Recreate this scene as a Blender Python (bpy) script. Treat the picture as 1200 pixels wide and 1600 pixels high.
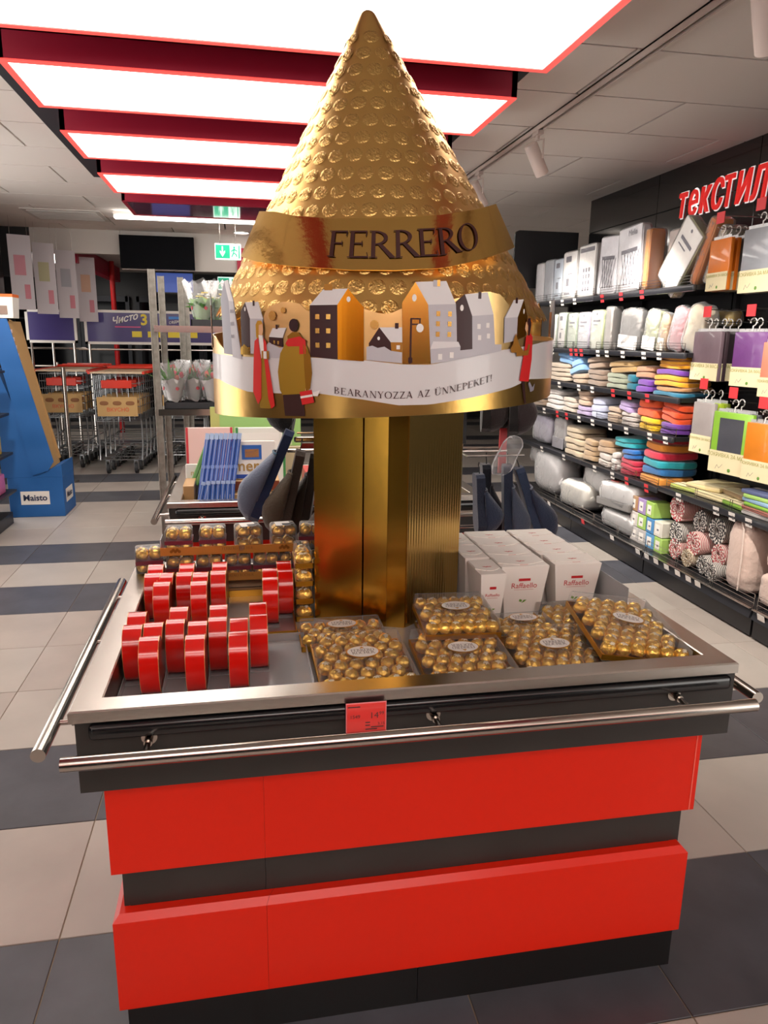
import bpy, bmesh, math, random
from mathutils import Vector, Matrix
from math import pi, sin, cos, radians as rad
random.seed(7)
for o in list(bpy.data.objects): bpy.data.objects.remove(o)
scene = bpy.context.scene
COL = scene.collection

# ------------------------------------------------------------------ camera, world, exposure
cam = bpy.data.cameras.new('camera'); cam_o = bpy.data.objects.new('camera', cam); COL.objects.link(cam_o)
cam.sensor_fit = 'VERTICAL'; cam.sensor_height = 36.0; cam.lens = 36.0*1155/1600; cam.clip_start = 0.02
YAW, PIT, ROL = rad(10.857), rad(13.209), rad(0.804)
_f = Vector((sin(YAW)*cos(PIT), cos(YAW)*cos(PIT), -sin(PIT)))
_r = Vector((cos(YAW), -sin(YAW), 0)); _u = _r.cross(_f)
_r2 = _r*cos(ROL)+_u*sin(ROL); _u2 = -_r*sin(ROL)+_u*cos(ROL)
CAM = Vector((0, 0, 1.6))
cam_o.matrix_world = Matrix(((_r2.x, _u2.x, -_f.x, CAM.x), (_r2.y, _u2.y, -_f.y, CAM.y), (_r2.z, _u2.z, -_f.z, CAM.z), (0, 0, 0, 1)))
scene.camera = cam_o
world = bpy.data.worlds.new('world'); scene.world = world; world.use_nodes = True
world.node_tree.nodes['Background'].inputs[0].default_value = (1.0, .955, .90, 1)
world.node_tree.nodes['Background'].inputs[1].default_value = 2.2
vs = scene.view_settings
vs.view_transform = 'Standard'; vs.look = 'None'; vs.gamma = 1.0; vs.use_curve_mapping = False
vs.exposure = 0.9
PANEL_L = 3.3          # radiance of the ceiling light boxes
SPOT_W = 120            # track spots
try:
    scene.cycles.max_bounces = 8; scene.cycles.transparent_max_bounces = 14
    scene.cycles.caustics_reflective = False; scene.cycles.caustics_refractive = False
except Exception: pass

def in_view(p, m=60):
    d = Vector(p)-CAM; z = d.dot(_f)
    if z < 0.1: return None
    x = 600+1155*d.dot(_r2)/z; y = 800-1155*d.dot(_u2)/z
    return z if -m < x < 1200+m and -m < y < 1600+m else None

# ------------------------------------------------------------------ materials
def lin(c):
    if isinstance(c, str):
        c = c.lstrip('#'); c = [int(c[i:i+2], 16)/255 for i in (0, 2, 4)]
    return tuple((v/12.92 if v <= .04045 else ((v+.055)/1.055)**2.4) for v in c)+(1.0,)
MATS = {}
def M(name, col, rough=.5, metal=0., bump=None, var=None, coat=0., spec=None, emit=None, sheen=0., stretch=None, subsurf=0.):
    """principled material; bump=(scale,strength[,detail]); var=(scale,amount) darkens/lightens with noise"""
    if name in MATS: return MATS[name]
    m = bpy.data.materials.new(name); m.use_nodes = True; nt = m.node_tree; b = nt.nodes['Principled BSDF']
    c = lin(col); b.inputs['Base Color'].default_value = c; b.inputs['Roughness'].default_value = rough
    b.inputs['Metallic'].default_value = metal
    m.diffuse_color = c
    if coat: b.inputs['Coat Weight'].default_value = coat; b.inputs['Coat Roughness'].default_value = .08
    if spec is not None: b.inputs['Specular IOR Level'].default_value = spec
    if sheen: b.inputs['Sheen Weight'].default_value = sheen
    if emit: b.inputs['Emission Color'].default_value = lin(emit[0]); b.inputs['Emission Strength'].default_value = emit[1]
    if bump or var:
        tc = nt.nodes.new('ShaderNodeTexCoord'); src = tc.outputs['Object']
        if stretch:
            mp = nt.nodes.new('ShaderNodeMapping'); mp.inputs['Scale'].default_value = stretch
            nt.links.new(src, mp.inputs[0]); src = mp.outputs[0]
    if var:
        n = nt.nodes.new('ShaderNodeTexNoise'); n.inputs['Scale'].default_value = var[0]; n.inputs['Detail'].default_value = 5
        nt.links.new(src, n.inputs['Vector'])
        r = nt.nodes.new('ShaderNodeMapRange'); r.inputs[1].default_value = .3; r.inputs[2].default_value = .7
        r.inputs[3].default_value = 1-var[1]; r.inputs[4].default_value = 1+var[1]*.6
        nt.links.new(n.outputs[0], r.inputs[0])
        mx = nt.nodes.new('ShaderNodeVectorMath'); mx.operation = 'SCALE'; mx.inputs[0].default_value = c[:3]
        nt.links.new(r.outputs[0], mx.inputs['Scale']); nt.links.new(mx.outputs[0], b.inputs['Base Color'])
    if bump:
        n = nt.nodes.new('ShaderNodeTexNoise'); n.inputs['Scale'].default_value = bump[0]; n.inputs['Detail'].default_value = bump[2] if len(bump) > 2 else 3
        nt.links.new(src, n.inputs['Vector'])
        bp = nt.nodes.new('ShaderNodeBump'); bp.inputs['Strength'].default_value = bump[1]; bp.inputs['Distance'].default_value = .01
        nt.links.new(n.outputs[0], bp.inputs['Height']); nt.links.new(bp.outputs[0], b.inputs['Normal'])
    MATS[name] = m; return m
def clear(name, tint='#f4f4f4', gloss=.25, rough=.08, bump=None, milk=0.):
    """thin clear plastic: see-through with a fresnel-weighted gloss and a little milkiness"""
    m = bpy.data.materials.new(name); m.use_nodes = True; nt = m.node_tree; nt.nodes.clear()
    out = nt.nodes.new('ShaderNodeOutputMaterial'); tr = nt.nodes.new('ShaderNodeBsdfTransparent'); tr.inputs[0].default_value = lin(tint)
    gl = nt.nodes.new('ShaderNodeBsdfPrincipled'); gl.inputs['Base Color'].default_value = (.85, .85, .86, 1); gl.inputs['Roughness'].default_value = rough
    fr = nt.nodes.new('ShaderNodeFresnel'); fr.inputs[0].default_value = 1.5
    ma = nt.nodes.new('ShaderNodeMath'); ma.operation = 'MULTIPLY_ADD'; ma.inputs[1].default_value = gloss*4; ma.inputs[2].default_value = milk; ma.use_clamp = True
    mx = nt.nodes.new('ShaderNodeMixShader')
    nt.links.new(fr.outputs[0], ma.inputs[0]); nt.links.new(ma.outputs[0], mx.inputs[0])
    nt.links.new(tr.outputs[0], mx.inputs[1]); nt.links.new(gl.outputs[0], mx.inputs[2]); nt.links.new(mx.outputs[0], out.inputs[0])
    if bump:
        tc = nt.nodes.new('ShaderNodeTexCoord'); n = nt.nodes.new('ShaderNodeTexNoise'); n.inputs['Scale'].default_value = bump[0]; n.inputs['Detail'].default_value = 2
        n.inputs['Distortion'].default_value = 1.5
        nt.links.new(tc.outputs['Object'], n.inputs['Vector'])
        bp = nt.nodes.new('ShaderNodeBump'); bp.inputs['Strength'].default_value = bump[1]; bp.inputs['Distance'].default_value = .02
        nt.links.new(n.outputs[0], bp.inputs['Height']); nt.links.new(bp.outputs[0], gl.inputs['Normal']); nt.links.new(bp.outputs[0], fr.inputs['Normal'])
    m.diffuse_color = (.9, .9, .95, .4); MATS[name] = m; return m
def striped(name, a, b_, scale, axis='X', rough=.9, dist=0., bump=.3, kind='BANDS'):
    m = M(name, a, rough); nt = m.node_tree; b = nt.nodes['Principled BSDF']
    tc = nt.nodes.new('ShaderNodeTexCoord'); w = nt.nodes.new('ShaderNodeTexWave'); w.wave_type = kind
    if kind == 'BANDS': w.bands_direction = axis
    else: w.rings_direction = axis
    w.inputs['Scale'].default_value = scale; w.inputs['Distortion'].default_value = dist; w.inputs['Detail'].default_value = 1
    nt.links.new(tc.outputs['Object'], w.inputs[0])
    r = nt.nodes.new('ShaderNodeValToRGB'); r.color_ramp.interpolation = 'LINEAR'
    r.color_ramp.elements[0].position = .42; r.color_ramp.elements[0].color = lin(a); r.color_ramp.elements[1].position = .58; r.color_ramp.elements[1].color = lin(b_)
    nt.links.new(w.outputs[0], r.inputs[0]); nt.links.new(r.outputs[0], b.inputs['Base Color'])
    return m

# ------------------------------------------------------------------ mesh builder
class MB:
    def __init__(s): s.v = []; s.f = []; s.m = []
    def add(s, v, f, mi=0):
        o = len(s.v); s.v += [tuple(p) for p in v]; s.f += [tuple(i+o for i in q) for q in f]
        s.m += [mi]*len(f); return s
    def box(s, x0, x1, y0, y1, z0, z1, mi=0, T=None):
        v = [(x, y, z) for z in (z0, z1) for y in (y0, y1) for x in (x0, x1)]
        if T is not None: v = [T @ Vector(p) for p in v]
        return s.add(v, [(0, 2, 3, 1), (4, 5, 7, 6), (0, 1, 5, 4), (2, 6, 7, 3), (0, 4, 6, 2), (1, 3, 7, 5)], mi)
    def rbox(s, x0, x1, y0, y1, z0, z1, r=.005, mi=0, T=None, seg=2):
        bm = bmesh.new(); bmesh.ops.create_cube(bm, size=1)
        for v in bm.verts: v.co = Vector(((x0+x1)/2+v.co.x*(x1-x0), (y0+y1)/2+v.co.y*(y1-y0), (z0+z1)/2+v.co.z*(z1-z0)))
        bmesh.ops.bevel(bm, geom=list(bm.edges), offset=r, segments=seg, profile=.5, affect='EDGES')
        bm.verts.index_update()
        v = [p.co.copy() for p in bm.verts]
        if T is not None: v = [T @ p for p in v]
        s.add(v, [tuple(q.index for q in f.verts) for f in bm.faces], mi); bm.free(); return s
    def frus(s, b, t, z0, z1, mi=0, caps=True):
        """b,t = (x0,x1,y0,y1) rectangles at z0 and z1"""
        v = [(b[0], b[2], z0), (b[1], b[2], z0), (b[1], b[3], z0), (b[0], b[3], z0), (t[0], t[2], z1), (t[1], t[2], z1), (t[1], t[3], z1), (t[0], t[3], z1)]
        f = [(0, 1, 5, 4), (1, 2, 6, 5), (2, 3, 7, 6), (3, 0, 4, 7)]
        if caps: f += [(3, 2, 1, 0), (4, 5, 6, 7)]
        return s.add(v, f, mi)
    def cyl(s, p0, p1, r0, r1=None, n=12, mi=0, caps=True):
        p0 = Vector(p0); p1 = Vector(p1); r1 = r0 if r1 is None else r1
        d = (p1-p0).normalized(); a = d.orthogonal().normalized(); b = d.cross(a)
        v = [p0+(a*cos(2*pi*i/n)+b*sin(2*pi*i/n))*r0 for i in range(n)]+[p1+(a*cos(2*pi*i/n)+b*sin(2*pi*i/n))*r1 for i in range(n)]
        f = [(i, (i+1) % n, n+(i+1) % n, n+i) for i in range(n)]
        if caps: f += [tuple(range(n-1, -1, -1)), tuple(range(n, 2*n))]
        return s.add(v, f, mi)
    def tube(s, pts, r, n=8, mi=0):
        pts = [Vector(p) for p in pts]; L = len(pts); v = []; f = []
        up = None
        for i, p in enumerate(pts):
            d = (pts[min(i+1, L-1)]-pts[max(i-1, 0)]).normalized()
            a = d.orthogonal().normalized() if up is None else (up-d*up.dot(d)).normalized()
            up = a; b = d.cross(a); rr = r[i] if isinstance(r, (list, tuple)) else r
            v += [p+(a*cos(2*pi*k/n)+b*sin(2*pi*k/n))*rr for k in range(n)]
        for i in range(L-1):
            for k in range(n): f.append((i*n+k, i*n+(k+1) % n, (i+1)*n+(k+1) % n, (i+1)*n+k))
        f += [tuple(range(n-1, -1, -1)), tuple(range((L-1)*n, L*n))]
        return s.add(v, f, mi)
    def lathe(s, prof, n=32, c=(0, 0, 0), mi=0, sx=1, sy=1, fn=None):
        v = []; f = []
        for r, z in prof:
            for k in range(n):
                p = Vector((c[0]+r*cos(2*pi*k/n)*sx, c[1]+r*sin(2*pi*k/n)*sy, c[2]+z)); v.append(fn(p) if fn else p)
        for i in range(len(prof)-1):
            for k in range(n): f.append((i*n+k, i*n+(k+1) % n, (i+1)*n+(k+1) % n, (i+1)*n+k))
        return s.add(v, f, mi)
    def prism(s, poly, d0, d1, O=(0, 0, 0), U=(1, 0, 0), V=(0, 0, 1), W=(0, 1, 0), mi=0):
        O, U, V, W = map(Vector, (O, U, V, W)); n = len(poly)
        v = [O+U*p[0]+V*p[1]+W*d0 for p in poly]+[O+U*p[0]+V*p[1]+W*d1 for p in poly]
        return s.add(v, [tuple(range(n-1, -1, -1)), tuple(range(n, 2*n))]+[(i, (i+1) % n, n+(i+1) % n, n+i) for i in range(n)], mi)
    def polys(s, P, fn, mi=0):
        for p in P: s.add([fn(*q) for q in p], [tuple(range(len(p)))], mi)
        return s
    def sq(s, c, r, e=.5, nu=20, nv=12, mi=0, fn=None):
        """superellipsoid: e<1 boxy, 1 round"""
        sg = lambda x, q: math.copysign(abs(x)**q, x)
        v = []; f = []
        for j in range(nv+1):
            ph = -pi/2+pi*j/nv
            for i in range(nu):
                th = 2*pi*i/nu
                p = Vector((c[0]+r[0]*sg(cos(ph), e)*sg(cos(th), e), c[1]+r[1]*sg(cos(ph), e)*sg(sin(th), e), c[2]+r[2]*sg(sin(ph), e)))
                v.append(fn(p) if fn else p)
        for j in range(nv):
            for i in range(nu): f.append((j*nu+i, j*nu+(i+1) % nu, (j+1)*nu+(i+1) % nu, (j+1)*nu+i))
        return s.add(v, f, mi)
    def mesh(s, name, mats, smooth=False, off=(0, 0, 0), fix=True):
        me = bpy.data.meshes.new(name)
        v = [(p[0]-off[0], p[1]-off[1], p[2]-off[2]) for p in s.v] if any(off) else s.v
        me.from_pydata(v, [], s.f)
        for m in (mats if isinstance(mats, (list, tuple)) else [mats]): me.materials.append(m)
        me.polygons.foreach_set('material_index', s.m)
        if fix:
            bm = bmesh.new(); bm.from_mesh(me); bmesh.ops.remove_doubles(bm, verts=bm.verts, dist=1e-6)
            bmesh.ops.recalc_face_normals(bm, faces=bm.faces); bm.to_mesh(me); bm.free()
        if smooth:
            me.polygons.foreach_set('use_smooth', [True]*len(me.polygons)); me.set_sharp_from_angle(angle=rad(40))
        me.update(); return me
    def build(s, name, mats, parent=None, smooth=False, off=None, loc=None, rot=None, fix=True):
        off = off if off is not None else (tuple(parent.location) if parent is not None and parent.get('world_built') else (0, 0, 0))
        return link(name, s.mesh(name, mats, smooth, off, fix), parent, loc, rot)
def link(name, me, parent=None, loc=None, rot=None):
    o = bpy.data.objects.new(name, me); COL.objects.link(o)
    if parent is not None: o.parent = parent
    if loc: o.location = loc
    if rot: o.rotation_euler = rot
    return o
def tag(o, label, cat, group=None):
    o['label'] = label; o['category'] = cat
    if group: o['group'] = group
    return o
def thing(name, label, cat, loc=(0, 0, 0), rz=0., group=None, world=False):
    """Empty at the base of a thing. world=True: its parts are given in world coordinates"""
    o = bpy.data.objects.new(name, None); COL.objects.link(o); o.location = loc; o.rotation_euler = (0, 0, rz)
    o.empty_display_size = .05
    if world: o['world_built'] = 1
    return tag(o, label, cat, group)
def struct(o): o['kind'] = 'structure'; return o
CH = {}
def copy_tree(src, loc=None, rot=None, label=None, parent=None):
    c = src.copy(); COL.objects.link(c)
    if parent is not None: c.parent = parent
    if loc is not None: c.location = loc
    if rot is not None: c.rotation_euler = rot
    if label: c['label'] = label
    for ch in list(src.children): copy_tree(ch, parent=c)
    return c

# ------------------------------------------------------------------ lettering
def sans(text, size=1., align='LEFT', bold=0., shear=0., space=1.):
    cu = bpy.data.curves.new('t', 'FONT'); cu.body = text; cu.size = size; cu.align_x = align; cu.offset = bold; cu.shear = shear; cu.space_character = space
    cu.resolution_u = 3
    ob = bpy.data.objects.new('t', cu); me = bpy.data.meshes.new_from_object(ob)
    P = [[(me.vertices[i].co.x, me.vertices[i].co.y) for i in p.vertices] for p in me.polygons]
    bpy.data.objects.remove(ob); bpy.data.curves.remove(cu); bpy.data.meshes.remove(me); return P
def _ln(x0, y0, x1, y1, w):
    # horizontal-width stroke for stems and diagonals, vertical-width for flat bars
    if abs(y1-y0) < 1e-6: return [[(x0, y0-w/2), (x1, y0-w/2), (x1, y0+w/2), (x0, y0+w/2)]]
    return [[(x0-w/2, y0), (x0+w/2, y0), (x1+w/2, y1), (x1-w/2, y1)]]
def _arc(cx, cy, rx, ry, wx, wy, a0, a1, n=14):
    P = []
    for i in range(n):
        t0 = rad(a0+(a1-a0)*i/n); t1 = rad(a0+(a1-a0)*(i+1)/n)
        P.append([(cx+rx*cos(t0), cy+ry*sin(t0)), (cx+rx*cos(t1), cy+ry*sin(t1)), (cx+(rx-wx)*cos(t1), cy+(ry-wy)*sin(t1)), (cx+(rx-wx)*cos(t0), cy+(ry-wy)*sin(t0))])
    return P
def _glyph(c):
    T, H, S = .13, .05, .035    # thick, hair, serif
    st = lambda x, y0=0, y1=1: _ln(x, y0, x, y1, T)+_ln(x-.13, y0+S/2, x+.13, y0+S/2, S)+_ln(x-.13, y1-S/2, x+.13, y1-S/2, S)
    if c == 'F': return st(.16)+_ln(.1, .97, .62, .97, .06)+_ln(.16, .53, .48, .53, H)+_ln(.6, .8, .63, 1, .03)+_ln(.47, .44, .47, .62, .03), .66
    if c == 'E': return st(.16)+_ln(.1, .97, .62, .97, .06)+_ln(.16, .53, .5, .53, H)+_ln(.1, .03, .66, .03, .06)+_ln(.6, .8, .63, 1, .03)+_ln(.48, .44, .48, .62, .03)+_ln(.68, 0, .64, .2, .03), .7
    if c == 'R': return st(.16)+_arc(.22, .74, .4, .26, T, .05, -90, 90)+[[(.3, .5), (.45, .5), (.86, .0), (.68, .0)]]+_ln(.66, S/2, .94, S/2, S), .8
    if c == 'P': return st(.16)+_arc(.22, .73, .4, .27, T, .05, -90, 90), .66
    if c == 'B': return st(.16)+_arc(.22, .755, .34, .245, T*.9, .05, -90, 90)+_arc(.22, .265, .42, .265, T, .05, -90, 90), .72
    if c == 'O': return _arc(.44, .5, .42, .52, .13, .045, 0, 360, 28), .9
    if c == 'C': return _arc(.44, .5, .42, .52, .13, .045, 42, 318, 22)+_ln(.72, .72, .74, .95, .03), .78
    if c == 'A': return _ln(.1, 0, .38, 1, .05)+_ln(.66, 0, .38, 1, .13)+_ln(.2, .34, .55, .34, H)+_ln(0, S/2, .2, S/2, S)+_ln(.54, S/2, .8, S/2, S), .78
    if c == 'N': return _ln(.14, 0, .14, 1, .05)+_ln(.72, 0, .72, 1, .05)+_ln(.16, 1, .7, 0, .13)+_ln(.03, S/2, .25, S/2, S)+_ln(.6, 1-S/2, .83, 1-S/2, S)+_ln(.02, 1-S/2, .2, 1-S/2, S), .84
    if c == 'Y': return _ln(.38, .45, .1, 1, .13)+_ln(.38, .45, .64, 1, .05)+_ln(.38, 0, .38, .48, T)+_ln(.25, S/2, .51, S/2, S)+_ln(0, 1-S/2, .24, 1-S/2, S)+_ln(.54, 1-S/2, .74, 1-S/2, S), .74
    if c == 'Z': return _ln(.06, .97, .62, .97, .06)+_ln(.04, .03, .64, .03, .06)+_ln(.1, 0, .56, 1, .13)+_ln(.07, .8, .07, 1, .03)+_ln(.64, 0, .64, .22, .03), .68
    if c == 'U' or c == 'Ü':
        P = _ln(.17, .3, .17, 1, T)+_ln(.68, .3, .68, 1, .05)+_arc(.405, .32, .3, .34, .1, .06, 180, 360)+_ln(.05, 1-S/2, .3, 1-S/2, S)+_ln(.57, 1-S/2, .8, 1-S/2, S)
        if c == 'Ü': P += _arc(.3, 1.14, .06, .06, .06, .06, 0, 360, 10)+_arc(.56, 1.14, .06, .06, .06, .06, 0, 360, 10)
        return P, .82
    if c == 'K': return st(.16)+_ln(.22, .45, .6, 1, .05)+[[(.28, .58), (.42, .62), (.8, 0), (.64, 0)]]+_ln(.5, 1-S/2, .72, 1-S/2, S)+_ln(.58, S/2, .86, S/2, S), .78
    if c == 'T': return _ln(.35, 0, .35, 1, T)+_ln(.03, .97, .67, .97, .06)+_ln(.22, S/2, .48, S/2, S)+_ln(.04, .8, .04, 1, .03)+_ln(.66, .8, .66, 1, .03), .7
    if c == 'H': return st(.16)+st(.66)+_ln(.16, .52, .66, .52, H), .82
    if c == '!': return [[(.1, .28), (.16, .28), (.2, 1), (.06, 1)]]+_arc(.13, .07, .07, .07, .07, .07, 0, 360, 10), .28
    return [], .38
def serif(text, size=1., gap=.05, align=0.):
    P = []; x = 0
    for c in text:
        g, w = _glyph(c); P += [[((x+px)*size, py*size) for px, py in p] for p in g]; x += w+gap
    W = (x-gap)*size
    return [[(px-W*align, py) for px, py in p] for p in P], W
# ================================================================== the room
m_lt = M('tile_light', '#aca49c', .3, var=(3, .10), bump=(40, .02)); m_lt2 = M('tile_light_warm', '#a89e96', .33, var=(3, .12), bump=(40, .02))
m_dk = M('tile_dark', '#4b4b51', .32, var=(6, .22), bump=(30, .04)); m_dk2 = M('tile_dark_blue', '#505158', .35, var=(5, .25), bump=(30, .04))
m_grout = M('grout', '#8a7a66', .9)
m_ceil = M('ceiling_panel', '#eee6e0', .9, bump=(120, .05)); m_cgap = M('ceiling_grid', '#332f2d', .8)
m_black = M('black_paint', '#17171a', .45); m_blackg = M('black_gloss_panel', '#0d0d10', .12, coat=.6)
m_white = M('white_paint', '#d8d2cc', .8); m_navy = M('navy_raft', '#23252f', .6)
m_glass_dark = M('night_glass', '#04050a', .08, spec=.12)
m_red = M('red_paint', '#c01a1c', .4); m_redframe = M('lightbox_red', '#b21a3c', .45); m_redlip = M('lightbox_lip', '#e8504a', .4, emit=('#f0564e', .55))
m_diff = M('lightbox_diffuser', '#ffffff', .6, emit=('#fff7ee', PANEL_L))
m_off = M('lightbox_diffuser_off', '#8a5570', .12, coat=.5)
m_steel = M('brushed_steel', '#c9c2ba', .26, 1., bump=(60, .03), stretch=(1, 30, 30)); m_steelx = M('polished_steel', '#bdb6ae', .16, 1.)
m_galv = M('galvanised', '#9a978f', .5, .75, var=(30, .25))
m_plw = M('white_plastic', '#e2ddd6', .35); m_housing = M('spot_housing', '#cdbdb5', .5)

# floor with single tiles
X0, PX, Y0, PY = -0.0100, .5225, 1.820, .5155
fl = struct(MB().box(-4.3, 5.6, -4.2, 15.2, -.08, -.004).build('floor', m_grout))
tiles = []
for i in range(-8, 11):
    for j in range(-12, 26):
        x = X0+i*PX; y = Y0+j*PY
        tiles.append((x, y, i, j))
DARK = lambda j: (j+1) % 6 in (0, 2)
tm = {}
def tile_mesh(m):
    if m.name not in tm:
        tm[m.name] = MB().rbox(-PX/2+.0018, PX/2-.0018, -PY/2+.0018, PY/2-.0018, -.012, 0, .0012, seg=1).mesh('tile', m)
    return tm[m.name]
vis = []; rest = MB(); rng = random.Random(3)
for x, y, i, j in tiles:
    c = (x+PX/2, y+PY/2, 0); z = min([q for q in (in_view((x+a*PX, y+b*PY, 0), 20) for a in (0, .5, 1) for b in (0, .5, 1)) if q] or [0])
    if z: vis.append((z, c, j))
    else: rest.box(x+.002, x+PX-.002, y+.002, y+PY-.002, -.008, 0, 1 if DARK(j) else 0)
vis.sort()
for k, (z, c, j) in enumerate(vis):
    if k < 290: link('tile', tile_mesh(rng.choice([m_dk, m_dk2]) if DARK(j) else rng.choice([m_lt, m_lt2])), fl, c)
    else: rest.box(c[0]-PX/2+.002, c[0]+PX/2-.002, c[1]-PY/2+.002, c[1]+PY/2-.002, -.008, 0, 1 if DARK(j) else 0)
o = rest.build('outlying_tiles', [m_lt, m_dk], fl); o['kind'] = 'stuff'

# ceiling with staggered panels
CZ = 2.9
ce = struct(MB().box(-4.3, 5.6, -4.2, 10.45, CZ+.004, CZ+.1).build('ceiling', m_cgap))
pm = MB().box(-.642, .642, -.3175, .3175, -.012, .006).mesh('ceiling_panel', m_ceil)
cr = MB(); cpn = []
for j in range(-12, 11):
    y = 3.45+.65*j+.325
    if y > 10.4: continue
    for i in range(-5, 4):
        x = 1.8+1.3*i+(.65 if j % 2 else 0)+.65
        if x > 5.5 or x < -4.2: continue
        z = min([q for q in (in_view((x+a, y+b, CZ), 30) for a in (-.64, 0, .64) for b in (-.3, .3)) if q] or [0])
        if z and not (-.55 < x < .8 and 2.3 < y < 7): link('ceiling_panel', pm, ce, (x, y, CZ))
        else: cr.box(x-.642, x+.642, y-.3175, y+.3175, CZ-.012, CZ+.006)
o = cr.build('outlying_panels', m_ceil, ce); o['kind'] = 'stuff'
raft = struct(MB().box(-1.165, 1.425, 2.3, 6.98, CZ-.022, CZ-.013).build('trim_1', m_navy))
ce2 = struct(MB().box(-4.3, 5.6, 10.53, 15.2, 2.74, 2.86).build('ceiling_lobby', m_white))
bh = struct(MB().box(-1.47, 5.6, 10.4, 10.52, 2.42, CZ).build('wall_bulkhead', m_white))
struct(MB().box(-2.55, -1.475, 10.4, 10.52, 2.60, CZ).build('wall_bulkhead_high', m_white))
struct(MB().box(-4.3, -2.55, 10.4, 10.52, 2.3, CZ).build('wall_bulkhead_side', m_black))

# walls
wr = struct(MB().box(3.3, 3.42, .2, 6.98, 0, CZ).build('wall_right', m_black))
for k in range(5):        # big glossy cladding panels above the shelving
    for z0, z1 in ((1.9, 2.3), (2.305, 2.595), (2.60, 2.893)):
        MB().rbox(3.288, 3.301, 6.975-1.2*(k+1)+.003, 6.975-1.2*k-.003, z0, z1, .002, seg=1).build('cladding_panel', m_blackg, wr)
struct(MB().box(5.5, 5.6, 6.9, 15.2, 0, CZ).build('wall_far_right', m_white))
struct(MB().box(3.42, 5.6, 6.86, 6.98, 0, CZ).build('wall_return', m_white))
struct(MB().box(-3.0, -2.9, 7.6, 10.4, 0, CZ).build('wall_left', M('left_wall', '#3a3636', .5)))
struct(MB().box(-4.3, -4.2, 10.4, 15.2, 0, CZ).build('wall_far_left', m_black))
# back wall: shopfront glazing at night
wb = struct(MB().box(-4.3, 5.6, 15.1, 15.2, 0, 2.74).build('wall_back', m_black))
for i, (x0, x1) in enumerate(((-4.1, -2.95), (-2.9, -2.05), (-1.9, -.75), (-.7, .45), (.5, 1.65), (1.7, 2.9), (2.95, 4.2))):
    w = struct(MB().box(x0, x1, 15.0, 15.02, .12, 2.2).build('window_%d' % (i+1), m_glass_dark))
    f = MB(); t = .05
    f.box(x0-.02, x0+t, 14.96, 15.06, .05, 2.3); f.box(x1-t, x1+.02, 14.96, 15.06, .05, 2.3); f.box(x0, x1, 14.96, 15.06, 2.2, 2.3); f.box(x0, x1, 14.96, 15.06, .05, .12); f.box(x0, x1, 14.97, 15.05, 1.86, 1.89)
    f.build('window_frame', M('alu_frame', '#2b2c30', .4, .6), w)

# ceiling light boxes
def light_box(y0, y1, label, on=True, pale=False, ex=.034):
    xa, xb, zb, zt = -1.0, 1.362, 2.75, CZ-.022
    t = thing('ceiling_light_box', label, 'ceiling light', (.18, (y0+y1)/2, zb), group='red framed ceiling light boxes', world=True)
    f = MB(); w = .028
    f.box(xa, xb, y0, y0+w, zb+.006, zt); f.box(xa, xb, y1-w, y1, zb+.006, zt); f.box(xa, xa+w, y0, y1, zb+.006, zt); f.box(xb-w, xb, y0, y1, zb+.006, zt); f.box(xa, xb, y0, y1, zt-.01, zt)
    f.build('frame', m_redframe, t)
    l = MB(); e = .034
    for a in ((xa, xb, y0, y0+e), (xa, xb, y1-e, y1), (xa, xa+ex, y0+e, y1-e), (xb-ex, xb, y0+e, y1-e)): l.box(*a, zb, zb+.008)
    l.build('lip', m_redlip if on else m_redframe, t)
    MB().box(xa+ex, xb-ex, y0+e, y1-e, zb+.004, zb+.012).build('diffuser', m_diff if on else (m_white if pale else m_off), t)
    return t
for y0, y1, lb in ((2.5, 3.43, 'large lit light box with red frame above the gold cone tip'), (3.80, 4.5, 'second lit red framed light box, behind the one over the cone tip'),
                   (4.97, 5.66, 'third lit red framed light box counting from the cone tip backwards'), (6.14, 6.9, 'farthest lit red framed light box, just before the unlit one')):
    light_box(y0, y1, lb)
for y0, y1 in ((-1.2, -.4), (-2.4, -1.6)):  # unseen boxes added behind the camera to light the counter front
    light_box(y0, y1, 'unseen red framed light box added behind the viewer for front light, %s' % ('nearer one' if y0 > -1.5 else 'farther one'))
light_box(7.3, 8.1, 'unlit purple red light box at the far end of the row', False)
light_box(.5, 2.2, 'unlit red framed light box over the viewer', False, True, .3)

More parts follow.
